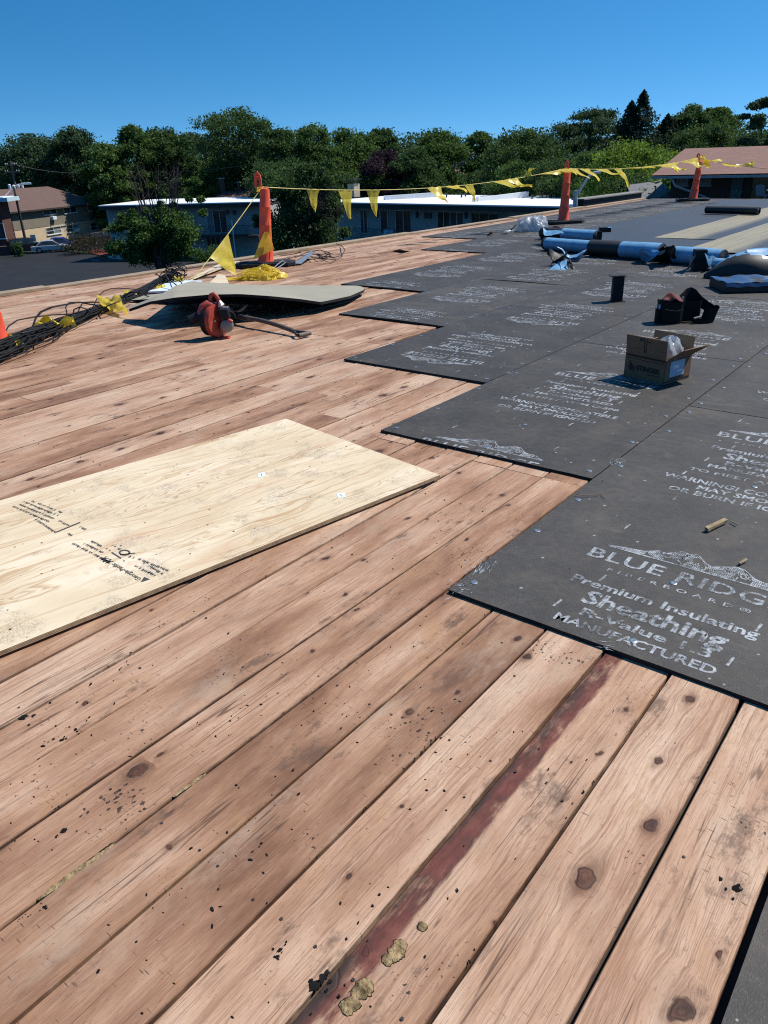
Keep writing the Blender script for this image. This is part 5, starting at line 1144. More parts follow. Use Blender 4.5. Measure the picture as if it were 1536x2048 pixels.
for px0, px1 in ((724, 762), (823, 874), (750, 762)):
    a, b = hx(px0, 440)[0], hx(px1, 440)[0]
for px, py in ((755, 428), (835, 429), (933, 430)):         # wall lamps
    a = hx(px, py); mb = MB(); mb.lathe([(.02, -.28), (.10, -.2), (.13, .06), (.04, .2), (.02, .28)], 8, (a[0], .92, a[1])); mb.build('wall_lamp', M['polesteel'], fbk, smooth=True)
a = hx(857, 431); MB().box((a[0], .94, a[1]), (.75, .16, .42)).build('air_grille', M['polesteel'], fbk)
zb = WZ - 3.1
MB().box((FL * .36, .55, zb), (FL * .68, 1.5, .16)).build('balcony_slab', M['stucco'], fbk)
rl_ = MB(); rl_.box((FL * .36, -.12, zb + 1.0), (FL * .68, .04, .05)); rl_.box((FL * .36, -.12, zb + .2), (FL * .68, .03, .04))
n = int(FL * .68 / .14)
for k in range(n): rl_.box((FL * .02 + FL * .68 * (k + .5) / n, -.12, zb + .6), (.02, .02, .78))
rl_.build('balcony_railing', M['polesteel'], fbk)
for k in range(4): MB().box((FL * (.08 + .16 * k), 1.2, GZ + 1.3), (1.8, .1, 2.2)).build('lower_door', M['glass'], fbk)
# low white parapets, vents and chimney standing on it
def roofpar(px0, py0, px1, py1, h0, h1):
    a, b = at(px0, py0, WZ + .05), at(px1, py1, WZ + .05); inv = fbk.matrix_basis.inverted(); a, b = inv @ a, inv @ b; e = (b - a).normalized(); n_ = Vector((-e.y, e.x, 0)) * .35
    mb = MB(); z = a.z; mb.add([(a.x, a.y, z), (b.x, b.y, z), (b.x + n_.x, b.y + n_.y, z), (a.x + n_.x, a.y + n_.y, z), (a.x, a.y, z + h0), (b.x, b.y, z + h1), (b.x + n_.x, b.y + n_.y, z + h1), (a.x + n_.x, a.y + n_.y, z + h0)], [(3,2,1,0),(4,5,6,7),(0,1,5,4),(1,2,6,5),(2,3,7,6),(3,0,4,7)]); mb.build('parapet', M['white_roof'], fbk)
fbk.matrix_basis  # location and heading set above
roofpar(770, 400, 880, 394, .35, .42); roofpar(950, 403, 1057, 395, .25, .48)
for px, py in ((893, 395), (923, 395), (931, 393), (955, 403), (1064, 398), (1085, 396)):
    c = fbk.matrix_basis.inverted() @ at(px, py, WZ + .05); MB().lathe([(.07, 0), (.07, .26), (.11, .28), (.11, .33)], 10, (c.x, c.y, c.z)).build('roof_vent', M['whitemetal' if px == 955 else 'wornsteel'], fbk)
c = fbk.matrix_basis.inverted() @ at(708, 394, WZ + .05); MB().box((c.x, c.y, c.z + .62), (.95, .8, 1.24)).build('chimney', M['pale'], fbk)
mb = MB(); mb.box((c.x, c.y, c.z + 1.66), (1.35, 1.1, .06))
for sx in (-.4, .4):
    for sy in (-.3, .3): mb.box((c.x + sx, c.y + sy, c.z + 1.43), (.05, .05, .38))
mb.build('chimney_cap', M['polesteel'], fbk)
t_, L_, P_, Q_ = flat_block('flat_roofed_wing', 'left wing of the white-roofed block, mostly behind the multi-stemmed tree', at(197, 412, WZ), at(522, 404, WZ), 10., 1.2, WZ)
dv = (Q_ - P_).normalized(); nv = Vector((-dv.y, dv.x, 0)); P2, Q2 = P_ + nv * 1.2, Q_ + nv * 1.2; hx = lambda px, py: hit(px, py, P2, Q2)
a, b = hx(416, 458), hx(452, 420); window(t_, a[0], b[0], b[1] - 2.2, b[1], 1.2, 3, 'winframe', 1, ['curtain', 'glass', 'glass'], 'sliding_door', False)
a, b = hx(416, 500), hx(440, 470); window(t_, a[0], b[0], b[1] - 2.2, b[1], 1.2, 3, 'winframe', 1, ['glass'], 'sliding_door', False)
for px, py in ((455, 424), (469, 425)): a = hx(px, py); MB().box((a[0], 1.12, a[1]), (.28, .16, .4)).build('wall_lamp', M['polesteel'], t_)
a = hx(481, 430); MB().tube([(a[0] - .3, -.55, -3.8), (a[0] - .3, -.55, GZ)], .06, 8).build('downspout', M['whitemetal'], t_)
MB().box((L_ * .62, .4, WZ - 3.15), (L_ * .7, 1.4, .16)).build('balcony_slab', M['fascia'], t_)
mb = MB()
for k in range(90): mb.box((L_ * .30 + L_ * .66 * k / 90, -.2, WZ - 2.6), (.02, .02, .9))
mb.box((L_ * .63, -.2, WZ - 2.13), (L_ * .67, .05, .05)); mb.build('balcony_railing', M['polesteel'], t_)
# two white plastic chairs on the balcony
def plastic_chair(label, loc, rz, s=1., m='whitemetal'):
    t = thing('plastic_chair', label, 'chair', loc, rz, None); w_ = .5 * s
    MB().box((0, 0, .43 * s), (w_, .46 * s, .03 * s)).build('seat', M[m], t, bevel=.01 * s)
    MB().grid(lambda u, v: ((u - .5) * w_, .22 * s + .10 * s * v + .04 * s * (2 * u - 1) ** 2, .45 * s + .42 * s * v * (1 - .1 * (2 * u - 1) ** 2)), 6, 5, 0, .02 * s).build('backrest', M[m], t)
    for x in (-1, 1):
        for y in (-1, 1): MB().tube([(x * .2 * s, y * .18 * s, .43 * s), (x * .25 * s, y * .24 * s, 0)], .022 * s, 6).build('leg', M[m], t)
        MB().tube([(x * .26 * s, -.22 * s, .43 * s), (x * .27 * s, -.18 * s, .62 * s), (x * .27 * s, .22 * s, .64 * s)], .022 * s, 6).build('armrest', M[m], t, smooth=True)
hx = lambda px, py: hit(px, py, P, Q)
for px, nm in ((762, 'left'), (772, 'right')):
    u = hx(px, 455)[0]; w0 = P + (Q - P).normalized() * u; plastic_chair('white plastic chair on the motel balcony, ' + nm + ' one of the pair', (w0.x, w0.y + .5, zb + .08), .3)

M['chairgrey'] = simple('grey_blue_plastic', (.22, .26, .30), .5, .1, 4)
# brick house with a red-brown hip roof on the right
ed = 38.; hP, hQ = far(1338, 400, 40.), far(1640, 396, 39.); hb_, HL, P, Q = facade('brick_house', 'dark brick house with red-brown hip roof, windows and grey door at right', hP, hQ)
hx = lambda px, py: hit(px, py, P, Q); zw = hx(1420, 352)[1] - .05
MB().box((HL / 2, 5, (GZ + zw) / 2), (HL, 10, zw - GZ)).build('wall', M['brownbrick'], hb_)
eL, eR = far(1303, 350.5, 38.6), far(1640, 347, 37.6); inv = hb_.matrix_basis.inverted(); a = inv @ eL
z_r = 1.62; rm = MB(); x1 = HL + 6; ye = a.y; rr_l = inv @ far(1375, 297, 44.3); z_e = eL.z
rm.add([(a.x, ye, z_e), (x1, ye, z_e), (x1, ye + 11, z_e), (a.x, ye + 11, z_e), (rr_l.x, ye + 5.4, rr_l.z), (x1 - 3, ye + 5.4, rr_l.z)], [(0, 1, 5, 4), (1, 2, 5), (2, 3, 4, 5), (3, 0, 4), (3, 2, 1, 0)])
M['gutter'] = simple('grey_gutter', (.30, .31, .31), .5, .1, 3); rf = rm.build('roof', M['shingle_r'], hb_); MB().box(((a.x + x1) / 2, ye + .0, z_e - .10), (x1 - a.x, .09, .10)).build('gutter', M['gutter'], rf)
MB().box(((a.x + x1) / 2, ye + 5.4, z_e - .06), (x1 - a.x - .1, 10.6, .10)).build('soffit', M['fascia'], rf)
for px0, px1, py0, py1 in ((1353, 1378, 353, 369), (1401, 1424, 353, 369)):
    q, b = hx(px0, py1), hx(px1, py0); window(hb_, q[0], b[0], q[1], b[1], 0, 2, 'stucco', 1, ['glass', 'curtain'])
q, b = hx(1458, 402), hx(1489, 353); MB().box(((q[0] + b[0]) / 2, -.06, (q[1] + b[1]) / 2), (b[0] - q[0], .08, b[1] - q[1])).build('door', simple('grey_blue_door', (.07, .095, .10), .5), hb_, bevel=.01)
q, b = hx(1500, 402), hx(1545, 353); MB().box(((q[0] + b[0]) / 2, -.05, (q[1] + b[1]) / 2), (b[0] - q[0], .06, b[1] - q[1])).build('dark_doorway', M['glass'], hb_)
MB().tube([(a.x + .9, ye + .15, z_e - .2), (a.x + 1.0, ye + .3, z_e - .45), (a.x + 2.3, ye + 1.5, z_e - 1.05), (.1, -.1, z_e - 1.3), (.1, -.1, z_e - 3.)], .05, 8).build('downspout', M['winframe'], hb_, smooth=True)
# landing that the house front stands on
MB().box((HL / 2, -1.4, -1.12), (HL + 1., 2.7, .2)).build('porch_slab', M['fascia'], hb_)
u = hx(1523, 398)[0]; w0 = P + (Q - P).normalized() * u - nv * 0; pp_ = far(1528, 402, 37.5); plastic_chair('pale plastic chair on the house landing at the right border', (pp_.x, pp_.y, -1.0), 2.6, .95, 'chairgrey')
pp_ = far(1470, 398, 38.); t = thing('potted_plant', 'small pot with a pale plant beside the grey-blue house door', 'pot plant', (pp_.x, pp_.y, -1.0)); t.scale = (.7, .7, .8); MB().lathe([(.13, 0), (.18, .32), (.19, .34)], 10).build('pot', M['stucco'], t)
mb = MB(); rr = random.Random(6)
for k in range(60):
    p = Vector((rr.gauss(0, .15), rr.gauss(0, .15), .5 + rr.gauss(0, .14))); q = Vector((rr.gauss(0, 1), rr.gauss(0, 1), rr.gauss(0, 1))).normalized() * .09; s_ = q.orthogonal().normalized() * .04; mb.add([p - q, p + s_, p + q, p - s_], [(0, 1, 2, 3)])
M['leafpale'] = simple('pale_leaf', (.12, .16, .10), .6); mb.build('foliage', M['leafpale'], t)
# small grey shed roof by the bright green tree
sp0 = far(1292, 385, 42.); t = thing('garden_shed', 'small pale grey shed roof under the bright green tree left of the brick house', 'shed', (sp0.x, sp0.y, 0), RZ)
MB().box((0, 0, -3.4), (1.8, 2.4, 5.2)).build('wall', M['fascia'], t); MB().add([(-1.1, -1.4, -.85), (1.1, -1.4, -.75), (1.0, 1.2, -.15), (-.6, 1.2, -.3), (-1.1, -1.4, -.95), (1.1, -1.4, -.85), (1.0, 1.2, -.25), (-.6, 1.2, -.4)], [(0, 1, 2, 3), (7, 6, 5, 4), (0, 4, 5, 1), (1, 5, 6, 2), (2, 6, 7, 3), (3, 7, 4, 0)]).build('roof', M['shingle_g'], t)

# further house roofs between the trees
def far_house(name, label, px, py_eave, py_ridge, wpx, dist, mat, wallm, kind='gable', ch=None):
    dist *= 1.12 * DS
    c = far(px, py_eave, dist); t = thing(name, label, 'house', (c.x, c.y, 0), math.atan2(c.y, c.x) - math.pi / 2); k = dist / 1610.; w_ = wpx * k; ze = c.z; zr = far(px, py_ridge, dist + 3).z
    MB().box((0, 4, (GZ + ze) / 2), (w_ * .92, 8, ze - GZ)).build('wall', M[wallm], t)
    mb = MB(); ym = 4.
    if kind == 'gable': mb.add([(-w_/2, -.4, ze), (w_/2, -.4, ze), (w_/2 - .1, 8.4, ze), (-w_/2 + .1, 8.4, ze), (-w_/2 * .94, ym, zr), (w_/2 * .80, ym, zr)], [(0, 1, 5, 4), (1, 2, 5), (2, 3, 4, 5), (3, 0, 4), (3, 2, 1, 0)])
    else: mb.add([(-w_/2, -.4, ze), (w_/2, -.4, ze), (w_/2, 8.4, ze), (-w_/2, 8.4, ze), (-w_ * .08, ym, zr), (w_ * .08, ym, zr)], [(0, 1, 5, 4), (1, 2, 5), (2, 3, 4, 5), (3, 0, 4), (3, 2, 1, 0)])
    rf = mb.build('roof', M[mat], t)
    for (dx, w2, h2) in (ch or []):
        MB().box((dx * w_, 2.2, ze + (zr - ze) * .55 + h2 / 2), (w2, w2, h2 + 1.)).build('chimney', M['chimbrick'], rf); MB().box((dx * w_, 2.2, ze + (zr - ze) * .55 + h2 + .56), (w2 + .15, w2 + .15, .12)).build('chimney_pot', M['stucco'], rf)
    return t, w_, ze, zr
t, w_, ze, zr = far_house('gabled_house', 'dark red-brown gabled house roof with a dormer between trees', 305, 394, 357, 130, 92, 'shingle_r', 'brownbrick', 'gable')
MB().box((w_ * .18, 1.0, ze + (zr - ze) * .50), (w_ * .2, 1.6, (zr - ze) * .42)).build('dormer', M['brownbrick'], t); MB().box((w_ * .18, 1.0, ze + (zr - ze) * .74), (w_ * .25, 2.2, .14)).build('dormer_roof', M['shingle'], t)
far_house('hip_roofed_house', 'tan-brown hip roof with small chimneys behind the left white roof wing', 478, 393, 373, 92, 82, 'shingle', 'brownbrick', 'hip', [(-.33, .7, 1.1), (.02, .45, .5)])
far_house('bungalow', 'brown bungalow roof seen just above the tan block roof', 196, 384, 371, 90, 108, 'shingle', 'pale', 'hip', [(-.02, .5, .8)])
far_house('bungalow', 'low brown roof with a thin stack right of the first bungalow', 150, 388, 381, 70, 104, 'shingle_r', 'pale', 'hip', [(.05, .5, .7)])
far_house('pink_house', 'little pink-roofed house glimpsed through the trees at centre', 914, 350, 339, 44, 120, 'shingle_p', 'pale', 'gable', [(.2, .8, 1.2)])
far_house('grey_garage', 'pale grey garage roof among trees behind the white parapet', 874, 372, 362, 34, 80, 'shingle_g', 'stucco', 'gable')
far_house('salmon_house', 'tiny salmon-coloured house at the left border under the trees', 8, 368, 358, 26, 125, 'shingle_p', 'pale', 'hip')

# ---------------------------------------------------------------- poles and wires
def pole(name, label, px, py_top, py_base, dist, r, m, parts):
    dist *= DS; a = far(px, py_top, dist); t = thing(name, label, 'pole', (a.x, a.y, GZ), math.atan2(a.y, a.x) - math.pi / 2); h = a.z - GZ
    MB().tube([(0, 0, 0), (0, 0, h)], [r * 1.2, r * .8], 10).build('shaft', M[m], t, smooth=True); parts(t, h); return t, Vector((a.x, a.y, a.z))
def crossarm(t, h, w_=2.4, z=-.35, m='polewood'):
    MB().box((0, -.15, h + z), (w_, .12, .14)).build('crossarm', M[m], t)
    for x in (-.45, -.3, .3, .45): MB().lathe([(.05, 0), (.06, .1), (.03, .18)], 6, (x * w_, -.15, h + z + .07)).build('insulator', M['whitemetal'], t)
    for s in (-1, 1): MB().tube([(s * .6, -.12, h + z), (0, -.12, h + z - .7)], .025, 5).build('brace', M[m], t)
def transf(t, h):
    crossarm(t, h, 2.0, -1.4); crossarm(t, h, 1.6, -.5)
    for x in (-.8, -.25, .35, .85):
        MB().lathe([(.16, 0), (.2, .1), (.2, .75), (.1, .85)], 10, (x, -.3, h - 4.0 + .2 * abs(x))).build('transformer', M['whitemetal'], t)
def lampp(t, h):
    MB().tube([(0, 0, h - .1), (-.9, 0, h + .25), (-1.6, 0, h + .32)], .04, 6).build('lamp_arm', M['polesteel'], t, smooth=True); MB().box((-1.9, 0, h + .32), (.8, .3, .14)).build('lamp_head', M['whitemetal'], t, bevel=.03)
def flood(t, h):
    MB().tube([(0, 0, h - .05), (.5, 0, h + .25), (1.0, 0, h + .3)], .05, 6).build('lamp_arm', M['whitemetal'], t, smooth=True); MB().box((1.45, 0, h + .30), (1.1, .45, .22)).build('lamp_head', M['whitemetal'], t, bevel=.05); MB().tube([(-.1, 0, h - .1), (-1.1, 0, h - .9)], .05, 6).build('lamp_arm', M['whitemetal'], t)
pole('light_pole', 'dark parking lot light pole standing by the black car at far left', 27, 374, 505, 87., .15, 'polesteel', flood)
tp1, e1_ = pole('utility_pole', 'utility pole with transformers at the left border before the trees', 20, 322, 400, 106., .16, 'polewood', transf)
tp2, e2_ = pole('utility_pole', 'utility pole with one crossarm left of the gabled house roof', 238, 333, 400, 107., .19, 'polewood', lambda t, h: (crossarm(t, h, 1.7, -.1), MB().lathe([(.2, 0), (.25, .1), (.25, .9), (.1, 1.)], 10, (.38, -.3, h - 2.0)).build('transformer', M['steel'], t)))
tp3, e3_ = pole('utility_pole', 'utility pole with crossarm just above the orange post by the cables', 541, 316, 400, 84., .17, 'polewood', lambda t, h: crossarm(t, h, 1.5, -.1))
tp4, e4_ = pole('utility_pole', 'pale utility pole with double crossarm among the central trees', 951, 302, 400, 100., .17, 'polewood', lambda t, h: (crossarm(t, h, 1.7, -.3)))
tp5, e5_ = pole('street_lamp', 'dark street lamp with a long arm beside the pink-roofed house', 909, 314, 400, 104., .13, 'polesteel', lampp)
def wire(label, a, b, sag, dz=0.):
    a, b = a + Vector((0, 0, dz)), b + Vector((0, 0, dz)); tag(MB().tube([a.lerp(b, k / 14) - Vector((0, 0, sag * 4 * (k / 14) * (1 - k / 14))) for k in range(15)], .025, 4).build('power_line', M['polesteel']), label, 'power line', 'power lines strung between the utility poles')
wire('power line from the transformer pole to the pole by the gabled roof', e1_, e2_, .9, -.3); wire('lower power line from the transformer pole to the gabled-roof pole', e1_, e2_, 1.1, -3.4)
wire('power line from the gabled-roof pole to the pole above the orange post', e2_, e3_, .9, -.2); wire('power line from the pole above the orange post to the central pole', e3_, e4_, 1., -.2); wire('power line from the central pole running off to the right', e4_, far(1250, 330, 90.), 1.2, -.2)

# ---------------------------------------------------------------- cars
def paint(name, c):
    return simple(name, c, .22, .05, 1, 0, .2, .6)
M['car_black'] = paint('black_car_paint', (.012, .014, .02)); M['car_blue'] = paint('blue_car_paint', (.03, .09, .42)); M['car_silver'] = paint('silver_car_paint', (.48, .50, .52)); M['tyre'] = simple('tyre_rubber', (.012, .012, .012), .8); M['rim'] = simple('alloy_rim', (.4, .4, .42), .35, .1, 5, 0, .8); M['lampred'] = simple('tail_lamp', (.30, .01, .01), .25)
def car(label, loc, rz, L, Wd, Hh, m, suv=False):
    t = thing('parked_car', label, 'car', loc, rz, 'cars parked behind the lot'); h = Hh; b = .30
    lower = [(-L/2, b), (-L/2, h*.50), (-L/2 + .1, h*.57), (-L*.20, h*.60), (L*.24, h*.60), (L/2 - .15, h*.50), (L/2, h*.40), (L/2, b)] if not suv else [(-L/2, b), (-L/2, h*.60), (-L*.44, h*.62), (L*.24, h*.62), (L/2 - .12, h*.54), (L/2, h*.42), (L/2, b)]
    top = [(-L*.36, h*.60), (-L*.22, h*.97), (-L*.05, h), (L*.08, h*.97), (L*.25, h*.60)] if not suv else [(-L*.47, h*.62), (-L*.42, h*.97), (-L*.1, h), (L*.08, h*.97), (L*.25, h*.62)]
    def ext(poly, w0, w1=None, z0=0, z1=1):
        mb = MB(); n = len(poly); w1 = w1 or w0; wz = lambda z: w0 + (w1 - w0) * max(0, min(1, (z - z0) / (z1 - z0)))
        mb.add([(x, -wz(z)/2, z) for x, z in poly] + [(x, wz(z)/2, z) for x, z in poly], [tuple(range(n)), tuple(range(2*n-1, n-1, -1))] + [(i, n+i, n+(i+1) % n, (i+1) % n) for i in range(n)]); return mb
    ext(lower, Wd).build('body', M[m], t, bevel=.05); ext(top, Wd * .96, Wd * .76, h*.6, h).build('cabin', M[m], t, bevel=.03)
    g = [(x * .93 + .0, h*.63 + (z - h*.6) * .80) for x, z in top]; ext(g, Wd * .975, Wd * .80, h*.6, h).build('side_window', M['glass'], t)
    mb = MB(); (xa, za), (xb, zb_) = top[-1], top[-2]; mb.add([(xa - .02, -Wd*.40, za + .06), (xa - .02, Wd*.40, za + .06), (xb + .03, Wd*.34, zb_ - .04), (xb + .03, -Wd*.34, zb_ - .04)], [(0, 1, 2, 3)]); mb.v = [(x + .03, y, z + .02) for x, y, z in mb.v]; mb.build('windscreen', M['glass'], t)
    mb = MB(); (xa, za), (xb, zb_) = top[0], top[1]; mb.add([(xa - .03, -Wd*.40, za + .06), (xa - .03, Wd*.40, za + .06), (xb - .03, Wd*.34, zb_ - .04), (xb - .03, -Wd*.34, zb_ - .04)], [(3, 2, 1, 0)]); mb.build('rear_window', M['glass'], t)
    for x in (-L*.30, L*.31):
        for s in (-1, 1):
            w_ = MB(); w_.lathe([(.20, -.11), (.33, -.10), (.345, 0), (.33, .10), (.20, .11)], 16); w_.v = [tuple(Matrix.Rotation(math.pi / 2, 3, 'X') @ Vector(p) + Vector((x, s * (Wd/2 - .10), .345))) for p in w_.v]; w = w_.build('wheel', M['tyre'], t, smooth=True)
            w_ = MB(); w_.lathe([(.19, -.02), (.19, .02)], 12); w_.v = [tuple(Matrix.Rotation(math.pi / 2, 3, 'X') @ Vector(p) + Vector((x, s * (Wd/2 + .01), .345))) for p in w_.v]; w_.build('rim', M['rim'], w)
    for s in (-1, 1): MB().box((-L/2 - .005, s * Wd * .38, h*.48), (.04, .26, .18)).build('tail_lamp', M['lampred'], t); MB().box((L/2 - .02, s * Wd * .36, h*.42), (.10, .34, .12)).build('headlight', M['winframe'], t)
p = at(60, 506, GZ); car('black sport utility car parked beside the light pole at far left', (p.x, p.y, GZ), RZ + .55, 4.6, 1.9, 1.75, 'car_black', True)
p = at(104, 504, GZ); car('silver car parked behind the black lot, right of the black one', (p.x, p.y, GZ), RZ + .35, 4.4, 1.75, 1.38, 'car_silver')
p = at(124, 499, GZ); car('bright blue car parked close under the tan building wall', (p.x, p.y, GZ), RZ + .30, 4.5, 1.8, 1.45, 'car_blue')
p = at(206, 489, GZ); car('dark car half hidden behind the bare hedge by the flat-roofed wing', (p.x, p.y, GZ), RZ + .9, 4.5, 1.8, 1.6, 'car_black', True)
p = at(388, 512, GZ); car('silver car glimpsed right of the multi-stemmed tree', (p.x, p.y, GZ), RZ + 1.7, 4.4, 1.75, 1.4, 'car_silver')
p = at(72, 502, GZ); t = thing('notice_sign', 'white notice board on a rail beside the black car', 'sign', (p.x, p.y, GZ), RZ + .1); MB().box((0, 0, 1.5), (.62, .03, .72)).build('board', M['winframe'], t); MB().tube([(0, .03, 0), (0, .03, 1.5)], .03, 6).build('post', M['steel'], t)
fn_ = thing('lot_railing', 'pale horizontal railing at the back of the black lot', 'railing', at(58, 507, GZ), RZ + .12)
for z in (.55, 1.25): MB().tube([(-1.8, 0, z), (2.2, 0, z)], .035, 6).build('rail', M['winframe'], fn_)
for x in (-1.8, .2, 2.2): MB().tube([(x, 0, 0), (x, 0, 1.3)], .04, 6).build('post', M['winframe'], fn_)
MB().box((.2, .1, .08), (4.4, .2, .16)).build('kerb', M['concrete'], fn_)
# ---------------------------------------------------------------- trees
def leaf_material(name, c, hue=0.):
    t = NT(name); g = t.n('NewGeometry'); r = g.outputs['Random Per Island']; P = t.obj(); n = t.noise(P, .55, 3, .6)
    col = t.ramp(t.math('ADD', t.math('MULTIPLY', r, .6), t.math('MULTIPLY', n, .4)), [(.15, tuple(x * .55 for x in c)), (.5, c), (.85, (c[0] * 1.55, c[1] * 1.4, c[2] * 1.15))])
    t.set(t.p.inputs['Base Color'], col); t.set(t.p.inputs['Roughness'], .7); t.set(t.p.inputs['Specular IOR Level'], .1)
    tl = t.n('BsdfTranslucent'); t.set(tl.inputs[0], t.mix(.5, col, (c[0] * 1.8, c[1] * 1.6, c[2] * .6))); mx = t.n('MixShader'); mx.inputs[0].default_value = .28
    t.set(mx.inputs[1], t.p.outputs[0]); t.set(mx.inputs[2], tl.outputs[0]); t.set(t.out.inputs['Surface'], mx.outputs[0]); return t.mat
LM = {'dark': leaf_material('dark_foliage', (.058, .108, .042)), 'mid': leaf_material('mid_foliage', (.076, .138, .044)), 'blue': leaf_material('bluish_foliage', (.052, .094, .052)), 'light': leaf_material('bright_foliage', (.15, .24, .045)),
      'purple': leaf_material('purple_foliage', (.042, .028, .046)), 'fir': leaf_material('fir_needles', (.022, .042, .030)), 'near': leaf_material('near_foliage', (.072, .138, .040)), 'grey': leaf_material('grey_twig_foliage', (.045, .042, .030))}
M['bark'] = simple('grey_bark', (.075, .062, .052), .95, .3, 3, .4, 0, .2, 18)
def leaf_quads(cen, size, rg, asp=.55):
    n = len(cen); d = rg.normal(size=(n, 3)); d /= np.linalg.norm(d, axis=1)[:, None]; q = rg.normal(size=(n, 3)); e = np.cross(d, q); e /= np.linalg.norm(e, axis=1)[:, None]
    s = size * rg.uniform(.6, 1.35, (n, 1)); a, b = d * s, e * s * asp
    v = np.stack([cen - a, cen + b * 1. - a * .1, cen + a, cen - b - a * .1], 1).reshape(-1, 3); return v
def quad_mesh(name, v, mat):
    n = len(v) // 4; me = bpy.data.meshes.new(name); me.vertices.add(len(v)); me.vertices.foreach_set('co', v.astype(np.float32).ravel()); me.loops.add(4 * n); me.loops.foreach_set('vertex_index', np.arange(4 * n, dtype=np.int32))
    me.polygons.add(n); me.polygons.foreach_set('loop_start', np.arange(0, 4 * n, 4, dtype=np.int32)); me.polygons.foreach_set('loop_total', np.full(n, 4, dtype=np.int32)); me.materials.append(mat); me.update(); me.validate(); return me
def tree(name, label, px, py_top, half_px, dist, kind='broad', mat='dark', base_frac=.0, leaf=.30, n=9000, seed=0, clumps=None, bottom=None, group=None, limbs=5):
    """placed on the ground under the crown seen at pixel px; crown from its own outline"""
    rg = np.random.default_rng(1000 + seed); rr = random.Random(seed)
    dist *= DS; top = far(px, py_top, dist); w_ = half_px * (1.22 if kind != 'fir' else 1.) * math.hypot(dist, top.z - H) / 1580. ; zt = top.z; zb = GZ + (1.2 if bottom is None else bottom); hc = zt - zb
    t = thing(name, label, 'tree', (top.x, top.y, GZ), rr.uniform(0, 6.28), group)
    L = []; zc = lambda f: zb - GZ + hc * f
    nc = clumps or max(40, int(w_ * hc * 2.))
    if kind == 'fir':
        for tip, dx in ((1., 0.), (.93, w_ * .12)):
            m = n // 2; f = rg.uniform(0, 1, m) ** .8; lay = f + rg.normal(0, .006, m); rad = (1 - f) ** .85 * w_ * (.9 + .25 * np.sin(f * 46)) + .05; th = rg.uniform(0, 6.28, m); sp_ = rg.uniform(.15, 1., m) ** .6; lob = .72 + .28 * np.cos(th * 5 + lay * 40)
            r = rad * sp_ * lob; z = (zb - GZ) + hc * tip * lay - r * .22 + .25
            L.append(np.stack([np.cos(th) * r + dx, np.sin(th) * r, z], 1))
        C = np.concatenate(L)
    else:
        cs = []
        for k in range(nc):
            fz = rg.uniform(0, 1) ** .75; f0 = {'broad': .62, 'vase': .72, 'flat': .7, 'oval': .45, 'weep': .55, 'low': .45}[kind]; th = rg.uniform(0, 6.283); rho = rg.uniform(.12, 1.) ** .5
            pr = (1 - max(0., (fz - f0) / (1 - f0)) ** 2.3) ** .5 if fz > f0 else {'vase': .38 + .62 * (fz / f0) ** 2}.get(kind, .72 + .28 * fz / f0)
            if kind == 'flat' and fz > .4: fz = .4 + .58 * (.55 * (fz - .4) / .6 + .45 * round((fz - .4) / .6 * 4) / 4)
            if rg.uniform() < .16: rho *= 1.18
            cs.append((math.cos(th) * rho * pr * w_ * .9, math.sin(th) * rho * pr * w_ * .9, zc(min(.97, fz * .95 + rg.normal(0, .015)))))
        # ragged outline: some clumps pushed out
        cs = np.array(cs); cr = rg.uniform(.17, .34, nc) * w_ + .22
        if kind in ('flat',): cr *= .85
        m = n // nc + 1
        for c, r in zip(cs, cr):
            d = rg.normal(size=(m, 3)); d /= np.linalg.norm(d, axis=1)[:, None]; rad = np.abs(rg.normal(.55, .27, (m, 1))) * r
            p = c + d * rad * np.array([1., 1., .62 if kind != 'flat' else .45])
            if kind == 'weep': p[:, 2] -= (rad[:, 0] * .5)
            L.append(p)
        C = np.concatenate(L)
        stray = rg.integers(0, len(C), len(C) // 12); C[stray] += rg.normal(0, .05 * w_, (len(stray), 3)) * np.array([1, 1, .7])
        C[:, 2] = np.minimum(C[:, 2], zt - GZ + .25)
    link('crown', quad_mesh('crown', leaf_quads(C, leaf * max(.55, dist / 80.), rg), LM[mat]), t)
    mb = MB(); tr = max(.10, w_ * .055); zc_ = (zb - GZ) + hc * .55
    mb.tube([(0, 0, -.1), (.05, .02, zc_ * .4), (rr.uniform(-.2, .2), rr.uniform(-.2, .2), zc_), (rr.uniform(-.3, .3), rr.uniform(-.3, .3), zc_ + hc * .3)], [tr * 1.35, tr, tr * .7, tr * .2], 9); mb.build('trunk', M['bark'], t, smooth=True)
    for k in range(0 if kind == 'fir' else limbs):
        a = k * 6.28 / max(1, limbs) + rr.uniform(-.4, .4); z0 = zc_ * rr.uniform(.45, .95); R = w_ * rr.uniform(.55, .9)
        q = [(0, 0, z0), (math.cos(a) * R * .35, math.sin(a) * R * .35, z0 + hc * .12), (math.cos(a) * R * .75, math.sin(a) * R * .75, z0 + hc * .26), (math.cos(a) * R, math.sin(a) * R, z0 + hc * .33)]
        MB().tube(q, [tr * .5, tr * .4, tr * .22, tr * .06], 6).build('limb', M['bark'], t, smooth=True)
    return t
TG = 'trees behind the houses'
